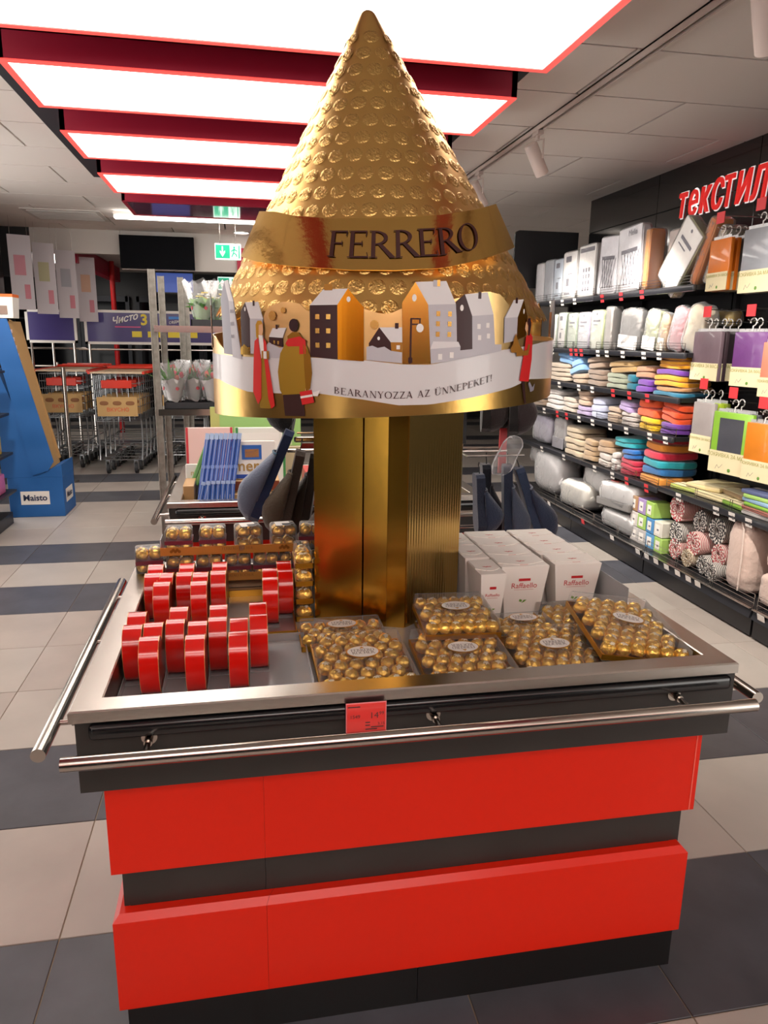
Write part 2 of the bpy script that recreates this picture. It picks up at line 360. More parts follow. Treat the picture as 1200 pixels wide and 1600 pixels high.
# track with spots
def track(x, y0, y1, label):
    t = thing('light_track', label, 'light track', (x, y0, CZ), world=True)
    b = MB(); b.box(x-.02, x-.012, y0, y1, CZ-.045, CZ-.012); b.box(x+.012, x+.02, y0, y1, CZ-.045, CZ-.012); b.box(x-.02, x+.02, y0, y1, CZ-.02, CZ-.012)
    b.build('rail', m_housing, t)
    MB().box(x-.011, x+.011, y0, y1, CZ-.024, CZ-.02).build('contact_strip', m_black, t)
    return t
track(1.84, -3, 7.2, 'long pale ceiling light track beside the light boxes on the right')
track(-1.72, -3, 5.6, 'pale ceiling light track on the left beside the black wall')
def spot(x, y, aim, label, power):
    t = thing('track_spot', label, 'spotlight', (x, y, CZ-.045), group='track spotlights')
    d = (Vector(aim)-Vector((x, y, CZ-.2))).normalized()
    b = MB(); b.box(-.018, .018, -.05, .05, -.022, 0); b.cyl((0, 0, -.02), (0, 0, -.05), .012); b.build('adapter', m_housing, t)
    s = d.cross(Vector((0, 0, 1))).normalized(); P = Vector((0, 0, -.16))
    b = MB(); b.tube([(0, 0, -.045), s*.05+Vector((0, 0, -.05)), s*.05+P], .006, 6); b.build('bracket', m_housing, t, smooth=True)
    b = MB(); a0 = P-d*.095; a1 = P+d*.095
    b.cyl(a0, a1, .042, n=24, caps=False); b.cyl(a0-d*.006, a0, .036, .042, n=24); b.cyl(a1, a1-d*.01, .042, .034, n=24, caps=False)
    h = b.build('housing', m_housing, t, smooth=True)
    MB().cyl(a1-d*.014, a1-d*.01, .036, n=20).build('lens', M('spot_lens', '#ffffff', .3, emit=('#fff4e4', 6)), t)
    if power:
        L = bpy.data.lights.new('spot_light', 'SPOT'); L.energy = power; L.color = (1, .93, .84); L.spot_size = rad(75); L.spot_blend = .7; L.shadow_soft_size = .04
        lo = bpy.data.objects.new('spot_light', L); COL.objects.link(lo); lo.parent = t; lo.location = a1+d*.005; lo.rotation_euler = d.to_track_quat('-Z', 'Y').to_euler()
spot(1.84, 4.72, (2.95, 5.25, 1.1), 'pale cylinder spotlight hanging from the track right of the gold cone', SPOT_W)
spot(1.84, 2.62, (3.0, 3.6, 1.0), 'pale spotlight cut by the upper right corner of the picture', SPOT_W)
spot(1.84, 5.9, (3.0, 6.4, 1.0), 'unseen spotlight added on the right track to light the far textiles', SPOT_W*.8)  # added out of sight to brighten the far shelves
spot(1.84, 1.2, (2.9, 2.4, 1.0), 'unseen spotlight added on the right track to light the near textiles', SPOT_W*.6)  # extra spot outside the frame, added to brighten the near shelves
spot(-1.72, 5.3, (-1.6, 7.4, 1.0), 'pale lit spotlight at the left edge under the left track', SPOT_W*.5)

# air vent, downlights, linear lamp
t = thing('air_vent', 'slatted white air vent in the ceiling on the far left', 'vent', (-1.85, 9.2, CZ-.012), world=True)
b = MB()
for a in ((-2.25, -1.45, 8.85, 8.9), (-2.25, -1.45, 9.55, 9.6), (-2.25, -2.2, 8.9, 9.55), (-1.5, -1.45, 8.9, 9.55)): b.box(*a, CZ-.022, CZ-.012)
b.build('frame', m_white, t)
for k in range(9): MB().box(-2.2, -1.5, 8.93+k*.07, 8.965+k*.07, CZ-.03, CZ-.014).build('slat', m_white, t)
MB().box(-2.2, -1.5, 8.9, 9.55, CZ-.0135, CZ-.0125).build('backing', M('vent_dark', '#3a3634', .8), t)
for x, y, lb in ((.045, 10.1, 'round ceiling downlight above the exit sign, beside the gold cone'), (-.6, 8.35, 'small round ceiling downlight beside the unlit light box')):
    t = thing('downlight', lb, 'downlight', (x, y, CZ-.012), world=True)
    MB().lathe([(.11, 0), (.11, -.012), (.09, -.014), (.09, 0)], 24, (x, y, CZ-.012)).build('ring', m_white, t, smooth=True)
    MB().cyl((x, y, CZ-.022), (x, y, CZ-.014), .089, n=24).build('lamp', M('downlight_lamp', '#ffffff', .4, emit=('#fff6ea', 7)), t)
t = thing('linear_lamp', 'long thin white linear lamp hanging behind the light boxes', 'lamp', (-.3, 8.8, 2.8), world=True)
MB().box(-1.3, 2.2, 8.79, 8.85, 2.83, 2.9).build('housing', m_white, t)
MB().box(-1.29, 2.19, 8.78, 8.86, 2.815, 2.83).build('tube', M('linear_tube', '#ffffff', .4, emit=('#fffaf2', 12)), t)
# lobby light box with red frame, white glow
t = thing('lobby_light_box', 'small tilted light panel with red frame behind the hanging posters', 'ceiling light', (-2.25, 11.9, 2.4), world=True)
MB().box(-2.72, -2.2, 10.9, 14.2, 2.63, 2.735).build('frame', m_redframe, t)
MB().box(-2.66, -2.32, 10.95, 14.1, 2.615, 2.63).build('diffuser', m_diff, t)
MB().box(-2.18, -2.05, 10.6, 14.2, 2.5, 2.735).build('side_fascia', m_redframe, t)
# ================================================================== promotion counter
m_cred = M('counter_red', '#dc220a', .3, spec=.35, var=(1.5, .04)); m_cblk = M('counter_black', '#2f2c2a', .38, var=(8, .15)); m_plinth = M('plinth_black', '#141313', .3)
m_bump = M('bumper_black', '#101114', .22, coat=.3); m_well = M('well_floor', '#a9a4a0', .35)
def rect_sweep(loops):
    b = MB(); v = []; f = []
    for x0, x1, y0, y1, z in loops: v += [(x0, y0, z), (x1, y0, z), (x1, y1, z), (x0, y1, z)]
    for i in range(len(loops)-1):
        for k in range(4): f.append((i*4+k, i*4+(k+1) % 4, (i+1)*4+(k+1) % 4, (i+1)*4+k))
    return b.add(v, f)
RX0, RX1, RY0, RY1 = -.355, 1.112, 1.405, 2.405
def counter():
    t = thing('promotion_counter', 'red and black promotion counter with steel rim carrying the gold cone display', 'counter', (.3785, 1.905, 0), world=True, group='red and black promotion counters')
    ins = lambda d, z: (RX0+d, RX1-d, RY0+d, RY1-d, z)
    rim = rect_sweep([ins(.004, .853), ins(0, .855), ins(0, .877), ins(.003, .88), ins(.055, .88), ins(.058, .878)]).build('rim', m_steel, t)
    rect_sweep([ins(.058, .878), ins(.060, .795)]).build('well_wall', M('well_steel', '#a89c90', .3, 1.), t)
    MB().box(RX0+.05, RX1-.05, RY0+.05, RY1-.05, .785, .795).build('well_floor', m_well, t)
    # black apron on four sides
    a = .01; ax0, ax1, ay0, ay1 = -.347, 1.1165, 1.42, 2.39
    for bx in ((ax0, ax1, ay0, ay0+a), (ax0, ax1, ay1-a, ay1), (ax0, ax0+a, ay0+a, ay1-a), (ax1-a-.012, ax1-.012, ay0+a, ay1-a)):
        MB().box(*bx, .692, .855).build('apron_board', m_cblk, t)
    MB().rbox(-.32, 1.098, 1.4, 1.424, .815, .849, .01, seg=3).build('bumper_strip', m_bump, t, smooth=True)
    MB().rbox(-.3515, -.345, 1.44, 2.38, .815, .849, .003).build('bumper_strip', m_bump, t, smooth=True)
    # upper red cladding, black recess, lower red cladding, plinth
    u0, u1, v0, v1 = -.308, 1.073, 1.45, 2.36
    for bx in ((u0, .02-.0002, v0, v0+.012), (.02+.0002, u1, v0, v0+.012), (u0, u1, v1-.012, v1), (u0, u0+.012, v0+.012, v1-.012), (u1-.012, u1, v0+.012, v1-.012)):
        MB().box(*bx, .469, .70).build('upper_panel', m_cred, t)
    MB().box(1.0585, 1.0615, 1.4485, 1.451, .47, .692).build('corner_profile', M('profile_edge', '#f06a58', .3), t)
    for bx in ((-.29, .02-.0005, 1.475, 2.335), (.02+.0005, 1.058, 1.475, 2.335)):
        MB().box(*bx, .335, .475).build('recess_board', m_cblk, t)
    l0, l1, w0, w1 = -.311, 1.066, 1.44, 2.37
    def lower(fr0, fr1, side):
        """one cladding board with chamfered top and mitred ends, from fr0 to fr1 along its side"""
        prof = [(0, .125), (0, .353), (.013, .367), (.034, .367)]; v = []
        for d, z in prof:
            c = [(l0+d, w0+d), (l1-d, w0+d), (l1-d, w1-d), (l0+d, w1-d)]; p, q = Vector(c[side]), Vector(c[(side+1) % 4])
            for f in (fr0, fr1): r = p+(q-p)*f; v.append((r.x, r.y, z))
        MB().add(v, [(2*k, 2*k+1, 2*k+3, 2*k+2) for k in range(3)]).build('lower_panel', m_cred, t)
    fs = (.02-l0)/(l1-l0); lower(0, fs-.0002, 0); lower(fs+.0002, 1, 0); lower(0, 1, 1); lower(0, 1, 2); lower(0, 1, 3)
    for bx in ((-.297, .38-.0008, 1.459, 2.345), (.38+.0008, 1.062, 1.459, 2.345)): MB().box(*bx, 0, .13).build('plinth', m_plinth, t)
    # steel rails with brackets
    def rail(p0, p1, brs, out):
        r = MB().cyl(p0, p1, .0145, n=20).build('rail', m_steelx, t, smooth=True)
        for q in brs:
            q = Vector(q); b = MB(); b.cyl(q, q+Vector(out)*.075, .006, n=10); b.cyl(q, q+Vector(out)*.028, .0085, n=12); b.cyl(q, q+Vector(out)*.004, .016, n=16)
            b.build('rail_bracket', m_steelx, t, smooth=True)
    rail((-.358, 1.34, .807), (1.115, 1.34, .807), [(x, 1.42, .807) for x in (-.206, .387, .962)], (0, -1, 0))
    rail((-.412, 1.392, .80), (-.412, 2.46, .80), [(-.347, y, .80) for y in (1.52, 1.95, 2.3)], (-1, 0, 0))
    rail((1.168, 1.398, .79), (1.168, 2.46, .79), [(1.104, y, .79) for y in (1.52, 1.95, 2.3)], (1, 0, 0))
    rail((-.358, 2.47, .80), (1.115, 2.47, .80), [(x, 2.39, .80) for x in (-.206, .387, .962)], (0, 1, 0))
    return t
ctr = counter()
ctr2 = copy_tree(ctr, (.3785+.012, 1.905+1.9, 0), label='red and black promotion counter with steel rim behind, stacked with assorted chocolate boxes')

# red price card on the bumper strip
m_card = M('price_card_red', '#e8413c', .3, coat=.4); m_ink = M('ink_grey', '#4a3434', .7); m_edge = M('card_edge', '#f08a90', .4)
t = thing('price_card', 'red price card clipped to the front bumper of the chocolate counter', 'price tag', (.235, 1.39, .79), world=True)
cf = lambda u, v, d=0: (.193+u-.004*(v/.07), 1.3905-d, .791+v+.0*u)
MB().box(.192, .278, 1.391, 1.393, .790, .86).build('card', m_edge, t)
MB().box(.194, .276, 1.3898, 1.391, .792, .858).build('face', m_card, t)
def flat_text(parent, P, o, U, V, mat, name='lettering', off=None):
    o, U, V = Vector(o), Vector(U), Vector(V)
    return MB().polys(P, lambda x, y: o+U*x+V*y).build(name, mat, parent, fix=False, off=off)
for s, sz, x, z in (('1549', .011, .200, .826), ('14', .02, .2415, .824), ("99", .011, .262, .831), ('3,15', .009, .259, .808)):
    flat_text(t, sans(s, sz), (x, 1.3893, z), (1, 0, 0), (0, 0, 1), m_ink)
b = MB()
for x0, x1, z in ((.196, .222, .851), (.233, .243, .814), (.233, .243, .8075), (.245, .272, .803), (.233, .258, .7985)): b.box(x0, x1, 1.3891, 1.3897, z, z+.0022)
b.build('small_print', m_ink, t)

# ================================================================== gold cone display
m_gold = M('gold_card', '#eabd70', .36, 1., bump=(9, .05)); m_goldm = M('gold_mirror', '#e2b868', .12, 1., bump=(35, .05)); m_goldin = M('gold_inside', '#d9a92c', .5, .6)
m_goldr = M('gold_rosette', '#efc578', .32, 1., bump=(200, .3))
m_pillar = M('gold_pillar', '#d9a544', .2, 1., bump=(10, .05))
m_corr = M('gold_corrugated', '#e0ba6c', .22, 1.)
nt = m_corr.node_tree; tc = nt.nodes.new('ShaderNodeTexCoord'); w = nt.nodes.new('ShaderNodeTexWave'); w.inputs['Scale'].default_value = 33; w.inputs['Distortion'].default_value = .6; w.inputs['Detail'].default_value = 1
mp = nt.nodes.new('ShaderNodeMapping'); mp.inputs['Scale'].default_value = (1, 1, .02)
nt.links.new(tc.outputs['Object'], mp.inputs[0]); nt.links.new(mp.outputs[0], w.inputs[0]); bp = nt.nodes.new('ShaderNodeBump'); bp.inputs['Strength'].default_value = .14; bp.inputs['Distance'].default_value = .01
nt.links.new(w.outputs[0], bp.inputs['Height']); nt.links.new(bp.outputs[0], nt.nodes['Principled BSDF'].inputs['Normal'])
st = thing('cone_display', 'tall gold cardboard cone display on a gold pillar, printed with a snowy village', 'display stand', (.43, 2.13, .795), world=True)
# pillar: corner K, left face direction Lf, right face direction Rt
K = Vector((.432, 1.93, 0)); Lf = Vector((-.8944, .4472, 0)); Rt = Vector((.4472, .8944, 0)); ZB, ZT = .795, 1.60
def plate(a, b, y0, y1, m, name, bend=0.):
    """board standing on line K+Lf*a..b (thickness towards -y0/y1 along Rt)"""
    v = []
    for z in (ZB, ZT):
        for s, d in ((a, y0), (b, y0), (b, y1), (a, y1)): v.append(K+Lf*s+Rt*d+Vector((0, 0, z)))
    return MB().add(v, [(0, 1, 2, 3), (4, 5, 6, 7), (0, 1, 5, 4), (1, 2, 6, 5), (2, 3, 7, 6), (3, 0, 4, 7)]).build(name, m, st)
plate(.125, .268, -.004, .002, m_pillar, 'pillar_board')
plate(.053, .121, -.001, .004, m_pillar, 'pillar_board')
v = [];
for z in (ZB, ZT):
    for s, d in ((.052, -.001), (.0, .006), (.0, .010), (.052, .004)): v.append(K+Lf*s+Rt*d+Vector((0, 0, z)))
MB().add(v, [(0, 1, 2, 3), (4, 5, 6, 7), (0, 1, 5, 4), (1, 2, 6, 5), (2, 3, 7, 6), (3, 0, 4, 7)]).build('pillar_board', m_pillar, st)
# right face (corrugated card), two rear faces
def wall_board(p, q, m, name, th=.004):
    p = Vector((p[0], p[1], 0)); q = Vector((q[0], q[1], 0)); d = (q-p).normalized(); n = Vector((-d.y, d.x, 0))*th; v = []
    for z in (ZB, ZT): v += [p+Vector((0, 0, z)), q+Vector((0, 0, z)), q+n+Vector((0, 0, z)), p+n+Vector((0, 0, z))]
    return MB().add(v, [(0, 1, 2, 3), (4, 5, 6, 7), (0, 1, 5, 4), (1, 2, 6, 5), (2, 3, 7, 6), (3, 0, 4, 7)]).build(name, m, st)
wall_board((.4385, 1.9375), (.6385, 2.104), m_corr, 'pillar_board')
wall_board((.6385, 2.106), (.55, 2.31), m_pillar, 'pillar_board')
wall_board((.545, 2.313), (.26, 2.27), m_pillar, 'pillar_board')
wall_board((.257, 2.266), (.193, 2.055), m_pillar, 'pillar_board')
# cone (it leans a touch to the left)
CY, KC, ZA = 2.15, .575, 2.457; TR = .024
ccx = lambda z: .412-.061*(z-1.43)
_al = math.atan(KC); _zc = ZA-TR/sin(_al)
def cone_r(z): return KC*(ZA-z) if z < _zc+TR*sin(_al) else math.sqrt(max(0., TR*TR-(z-_zc)**2))     # rounded tip
def cone_pt(a, z, d=0.): r = cone_r(z)+d; return Vector((ccx(z)+r*sin(a), CY-r*cos(a), z))
b = MB(); N = 96; z1_ = _zc+TR*sin(_al); zs = [1.66+(z1_-1.66)*i/34 for i in range(35)]+[z1_+(_zc+TR-z1_)*sin(pi/2*i/8)*.999 for i in range(1, 9)]
for i, z in enumerate(zs): b.v += [tuple(cone_pt(2*pi*k/N, z)) for k in range(N)]
for i in range(len(zs)-1):
    for k in range(N): b.f.append((i*N+k, i*N+(k+1) % N, (i+1)*N+(k+1) % N, (i+1)*N+k)); b.m.append(0)
b.f.append(tuple((len(zs)-1)*N+k for k in range(N))); b.m.append(0)
cone = b.build('cone', m_gold, st, smooth=True)
# embossed rosettes: crinkled low domes
def rosette(seed):
    r_ = random.Random(seed); b = MB(); v = [(0, 0, .0016)]; f = []; R_, S = 7, 20
    for i in range(1, R_+1):
        for k in range(S):
            rr = .0205*i/R_; h = .0011*(1-(i/R_)**4)+(r_.uniform(-.0012, .0011) if i < R_ else -.0006)
            v.append((rr*cos(2*pi*k/S), rr*sin(2*pi*k/S), h))
    for k in range(S): f.append((0, 1+k, 1+(k+1) % S))
    for i in range(R_-1):
        for k in range(S): a_ = 1+i*S; f.append((a_+k, a_+S+k, a_+S+(k+1) % S, a_+(k+1) % S))
    b.add(v, f); me = b.mesh('rosette', m_goldr, smooth=False); me.polygons.foreach_set('use_smooth', [True]*len(me.polygons)); return me, v, f
RS = [rosette(s) for s in range(4)]; back = MB(); nr = 0; row = 0; z = 2.352
while z > 1.665:
    r = cone_r(z); n = max(2, int(2*pi*r/.0475)); ph = -.09+.5*(row % 2)*2*pi/n
    for k in range(n):
        a = ph+2*pi*k/n; a = (a+pi) % (2*pi)-pi
        p = cone_pt(a, z, .0004); nrm = Vector((sin(a), -cos(a), KC)).normalized()
        tg = Vector((cos(a), sin(a), 0)); bt = nrm.cross(tg)
        mt = Matrix((tg, bt, nrm)).transposed()
        me, vv, ff = RS[(k*7+row*3) % 4]
        if abs(a) < 1.8 and nr < 298:
            o = link('rosette', me, cone, p-Vector(st.location), mt.to_euler()); nr += 1
        else: back.add([p+mt@Vector(q) for q in vv], ff)
    row += 1; z -= .0455
o = back.build('rear_rosettes', m_goldr, cone, off=tuple(st.location)); o['kind'] = 'stuff'

# ribbon with the maker's name
def interp(tab, x):
    if x <= tab[0][0]: return tab[0][1]+(x-tab[0][0])*(tab[1][1]-tab[0][1])/(tab[1][0]-tab[0][0])
    for (a, p), (c, q) in zip(tab, tab[1:]):
        if x <= c: return p+(q-p)*(x-a)/(c-a)
    return q
RB = [(-73, 1.800), (-58, 1.779), (-40, 1.762), (-20, 1.751), (-6, 1.751), (9, 1.760), (21, 1.780), (35, 1.806), (48, 1.830)]
RTp = [(-73, 1.912), (-54, 1.896), (-44, 1.881), (-28, 1.868), (-10, 1.868), (11, 1.882), (26, 1.903), (38, 1.924), (48, 1.942)]
def ribbon_pt(deg, v, d=0.):
    z = interp(RB, deg)*(1-v)+interp(RTp, deg)*v; R_ = .40-.35*(z-1.82)+d; a = rad(deg); return Vector((.395+R_*sin(a), CY-R_*cos(a), z))
b = MB(); nn = 60; grid = []
for i in range(nn+1):
    u = i/nn
    for j in range(7):
        v_ = j/6; sl = (1-v_)
        d0, d1 = -67-6*sl, 41+7*sl      # slanting ends
        b.v.append(tuple(ribbon_pt(d0+(d1-d0)*u, v_)))
for i in range(nn):
    for j in range(6): b.f.append((i*7+j, (i+1)*7+j, (i+1)*7+j+1, i*7+j+1)); b.m.append(0)
rb = b.build('ribbon', m_goldm, st, smooth=True)
so = rb.modifiers.new('thickness', 'SOLIDIFY'); so.thickness = .003; so.offset = -1; es = rb.modifiers.new('edges', 'EDGE_SPLIT'); es.split_angle = rad(40)
m_brown = M('print_brown', '#3b1a18', .35)
def rib_map(x, y, d=.0035): return ribbon_pt(-28.2+x*53.5, .235+y*.52, d)
P, W = serif('FERRERO', 1, -.02)
def dice(P, step, xi=0):
    """cut polygons into narrow strips so that they follow a curved surface"""
    out = []
    for p in P:
        a = min(q[xi] for q in p); c = max(q[xi] for q in p); n = max(1, math.ceil((c-a)/step))
        for i in range(n):
            lo, hi = a+(c-a)*i/n, a+(c-a)*(i+1)/n; q = p
            for lim, sg in ((lo, 1), (hi, -1)):
                r = []
                for (s0, s1) in zip(q, q[1:]+q[:1]):
                    i0 = (s0[xi]-lim)*sg >= -1e-9; i1 = (s1[xi]-lim)*sg >= -1e-9
                    if i0: r.append(s0)
                    if i0 != i1:
                        f = (lim-s0[xi])/(s1[xi]-s0[xi]); r.append((s0[0]+(s1[0]-s0[0])*f, s0[1]+(s1[1]-s0[1])*f))
                q = r
                if len(q) < 3: break
            if len(q) >= 3: out.append(q)
    return out
MB().polys(dice(P, .12), lambda x, y: rib_map(x/W, y)).build('lettering', m_brown, rb, fix=False, off=tuple(st.location))

# printed sleeve: a cut-out cylinder round the cone
SR, SX = .479, .402
def slv(s, z, d=0.): a = s/SR; return Vector((SX+(SR+d)*sin(a), CY-(SR+d)*cos(a), z))
zbot = lambda s: 1.428+.05*s if abs(s) < .7 else 1.428+.05*.7*(1 if s > 0 else -1)*max(0, (1.5-abs(s))/.8)
m_snow = M('print_snow', '#d2cfd0', .35, coat=.3); m_snow2 = M('print_snow_shade', '#c2bfc4', .35, coat=.3)
m_sky = M('gold_backdrop', '#e2bb7c', .3, .92, bump=(25, .05)); m_foot = M('gold_hem', '#cfa35a', .28, 1., bump=(20, .08))
sl_ = MB(); NS = 180
SKY = [(-1.505, 1.64), (-.66, 1.60), (-.56, 1.565), (-.45, 1.565), (-.405, 1.60), (-.398, 1.64), (-.375, 1.668), (-.33, 1.680), (-.285, 1.675), (-.262, 1.655), (-.20, 1.66), (-.13, 1.665), (-.11, 1.657), (-.087, 1.653), (-.06, 1.658), (-.045, 1.668), (.08, 1.69), (.12, 1.703), (.163, 1.709), (.205, 1.703), (.225, 1.685), (.26, 1.66), (.31, 1.60), (.45, 1.60), (.66, 1.61), (1.505, 1.64)]
SNT = [(-1.505, 1.57), (-.447, 1.552), (-.25, 1.555), (-.125, 1.551), (-.043, 1.543), (.024, 1.543), (.092, 1.559), (.206, 1.576), (.40, 1.597), (.6, 1.605), (1.505, 1.57)]
SNB = [(-1.505, 1.48), (-.615, 1.49), (-.45, 1.468), (-.334, 1.47), (-.248, 1.475), (-.131, 1.463), (-.051, 1.451), (.024, 1.453), (.126, 1.467), (.253, 1.487), (.326, 1.506), (.6, 1.5), (1.505, 1.48)]
ss = [-1.5045+3.009*i/NS for i in range(NS+1)]
def band(lo, hi, d, mi): 
    for s0, s1 in zip(ss, ss[1:]):
        sl_.add([slv(s0, lo(s0), d), slv(s1, lo(s1), d), slv(s1, hi(s1), d), slv(s0, hi(s0), d)], [(0, 1, 2, 3)], mi)
f_sky = lambda s: interp(SKY, s); f_st = lambda s: interp(SNT, s); f_sb = lambda s: interp(SNB, s)
sk = MB(); sl_ = sk
band(zbot, f_sky, 0, 0)
sleeve = sk.build('sleeve', m_sky, st, smooth=True)
so = sleeve.modifiers.new('thickness', 'SOLIDIFY'); so.thickness = .003; so.offset = -1; es = sleeve.modifiers.new('edges', 'EDGE_SPLIT'); es.split_angle = rad(40)
LO = tuple(st.location)
sl_ = MB(); band(f_sb, f_st, .0012, 0); sl_.build('snow_band', m_snow, sleeve, smooth=True, off=LO)
sl_ = MB(); band(lambda s: zbot(s)+.0005, f_sb, .0012, 0); sl_.build('hem', m_foot, sleeve, smooth=True, off=LO)
PC = {k: M('print_'+k, c, r, mt, spec=.25) for k, c, r, mt in (('dark', '#3a1f20', .35, 0), ('roof', '#d8d5d6', .35, 0), ('grey', '#b9b6bc', .35, 0), ('goldlit', '#d0a24a', .22, 1), ('golddeep', '#b8741c', .25, 1), ('olive', '#b08a30', .35, .5), ('oliveshade', '#94681f', .35, .5),
      ('red', '#cf2a2a', .4, 0), ('skin', '#dba77c', .5, 0), ('trouser', '#3c2422', .4, 0), ('blonde', '#cf9f3a', .3, .7), ('white', '#e6e2de', .4, 0), ('hair', '#33191c', .4, 0), ('window', '#d9b060', .25, .8), ('tan', '#a4702a', .4, .3), ('coat', '#d12c28', .4, 0), ('shawl', '#8f8c98', .4, 0))}
def picture(name, parts, lab=None):
    """parts: (material key, polygon in (arc, height)[, layer])"""
    b = MB(); mats = []; 
    for it in parts:
        k, poly = it[0], it[1]; lay = it[2] if len(it) > 2 else 0
        if PC[k] not in mats: mats.append(PC[k])
        mi = mats.index(PC[k]); d = .0024+.0009*lay
        for q in dice([poly], .012): b.add([slv(x, z_, d) for x, z_ in q], [tuple(range(len(q)))], mi)
        if lay == 0:
            for q in dice([poly], .012): b.add([slv(x, z_, .0005) for x, z_ in q], [tuple(range(len(q)))], len(mats)-1 if False else mi)
    o = b.build(name, mats, sleeve, fix=False, off=LO)
    if lab: o['label'] = lab
    return o
def rct(x, z_, w, h): return [(x-w/2, z_-h/2), (x+w/2, z_-h/2), (x+w/2, z_+h/2), (x-w/2, z_+h/2)]
def ell(x, z_, w, h, n=12): return [(x+w*cos(2*pi*k/n), z_+h*sin(2*pi*k/n)) for k in range(n)]
picture('printed_house', [('dark', [(-.258, 1.671), (-.192, 1.672), (-.191, 1.552), (-.258, 1.557)]), ('golddeep', [(-.192, 1.672), (-.168, 1.707), (-.132, 1.667), (-.131, 1.549), (-.191, 1.552)]),
        ('roof', [(-.258, 1.671), (-.225, 1.705), (-.168, 1.707), (-.192, 1.672)]), ('tan', [(-.222, 1.703), (-.222, 1.716), (-.203, 1.716), (-.203, 1.703)], 1), ('white', ell(-.166, 1.684, .0045, .006), 1)]
        +[('window', rct(x, z_, .010, .011), 1) for x in (-.239, -.213) for z_ in (1.646, 1.615, 1.583)], 'tall dark brown printed house with gold gable')
picture('printed_house', [('dark', [(-.12, 1.589), (-.097, 1.624), (-.071, 1.592), (-.069, 1.569), (-.12, 1.57)]), ('tan', [(-.071, 1.592), (-.045, 1.592), (-.045, 1.568), (-.069, 1.569)]), ('roof', [(-.097, 1.624), (-.046, 1.625), (-.045, 1.592), (-.071, 1.592)]),
        ('dark', rct(-.058, 1.628, .008, .012), 1), ('white', ell(-.098, 1.6, .003, .004), 1), ('white', rct(-.054, 1.581, .008, .009), 1)])
picture('snow_drift', [('grey', [(-.125, 1.552), (-.045, 1.546), (-.045, 1.570), (-.07, 1.573), (-.085, 1.582), (-.1, 1.579), (-.112, 1.584), (-.125, 1.581)], 1)])
picture('printed_house', [('goldlit', [(-.047, 1.678), (-.018, 1.723), (.012, 1.675), (.022, 1.545), (-.043, 1.544)]), ('grey', [(.012, 1.675), (.078, 1.678), (.09, 1.556), (.022, 1.545)]), ('roof', [(-.018, 1.723), (.053, 1.727), (.078, 1.678), (.012, 1.675)]),
        ('grey', rct(.027, 1.721, .009, .014), 1), ('window', rct(.035, 1.722, .007, .014), 1), ('roof', [(.019, 1.578), (.026, 1.595), (.087, 1.595), (.093, 1.584)], 1), ('grey', [(.0195, 1.578), (.093, 1.584), (.0915, 1.556), (.022, 1.545)], 1), ('white', ell(-.02, 1.689, .005, .008), 1)]
        +[('window', rct(x, z_, .009, .011), 1) for x in (.036, .064) for z_ in (1.656, 1.634, 1.611)]+[('white', rct(x, z_, .01, .013), 2) for x, z_ in ((.043, 1.561), (.071, 1.565))], 'tall printed house with gold gable and grey front')
picture('printed_lamp', [('dark', rct(-.026, 1.595, .004, .1), 1), ('dark', rct(-.015, 1.644, .022, .003), 1), ('dark', rct(-.006, 1.638, .003, .012), 1), ('dark', rct(-.017, 1.632, .016, .003), 1), ('dark', rct(-.026, 1.553, .009, .012), 1), ('white', ell(-.006, 1.624, .0085, .0095), 2)])
picture('printed_house', [('dark', [(.079, 1.683), (.1, 1.7), (.121, 1.653), (.125, 1.579), (.085, 1.574)]), ('grey', [(.121, 1.653), (.181, 1.658), (.19, 1.589), (.125, 1.579)]), ('roof', [(.1, 1.7), (.161, 1.707), (.181, 1.658), (.121, 1.653)]),
        ('dark', rct(.139, 1.699, .008, .015), 1), ('white', ell(.093, 1.67, .0045, .007), 1)]+[('white', rct(x, z_, .009, .011), 1) for x, z_ in ((.14, 1.63), (.165, 1.633), (.143, 1.605), (.168, 1.609))])
picture('snow_drift', [('grey', [(.085, 1.555), (.21, 1.575), (.21, 1.59), (.19, 1.590), (.125, 1.579), (.085, 1.575)], 1)])
picture('printed_house', [('grey', [(.217, 1.651), (.263, 1.654), (.263, 1.6), (.219, 1.593)]), ('golddeep', [(.263, 1.654), (.283, 1.695), (.302, 1.658), (.301, 1.611), (.263, 1.6)]), ('roof', [(.217, 1.651), (.247, 1.693), (.283, 1.696), (.263, 1.654)]), ('dark', rct(.255, 1.692, .008, .013), 1), ('white', ell(.285, 1.668, .003, .006), 1)])
picture('printed_house', [('dark', [(-.471, 1.659), (-.452, 1.68), (-.435, 1.642), (-.436, 1.575), (-.472, 1.575)]), ('grey', [(-.435, 1.642), (-.391, 1.641), (-.391, 1.56), (-.436, 1.56)]), ('roof', [(-.452, 1.68), (-.405, 1.68), (-.39, 1.641), (-.435, 1.642)]),
        ('dark', rct(-.419, 1.677, .007, .012), 1), ('white', ell(-.452, 1.664, .003, .005), 1), ('goldlit', [(-.475, 1.557), (-.475, 1.572), (-.46, 1.582), (-.44, 1.572), (-.436, 1.557)], 1)])
picture('printed_house', [('shawl', [(-.576, 1.69), (-.55, 1.733), (-.527, 1.685), (-.515, 1.555), (-.566, 1.557)]), ('grey', [(-.527, 1.685), (-.503, 1.683), (-.472, 1.545), (-.515, 1.55)]), ('roof', [(-.55, 1.733), (-.528, 1.735), (-.503, 1.683), (-.527, 1.685)])]
        +[('shawl', rct(x, z_, .006, .008), 1) for x in (-.517, -.507) for z_ in (1.66, 1.63, 1.6)], 'printed house at the left bend of the sleeve, grazing reflection painted in as pale tones')  # pale tones paint in the grazing reflection at the bend
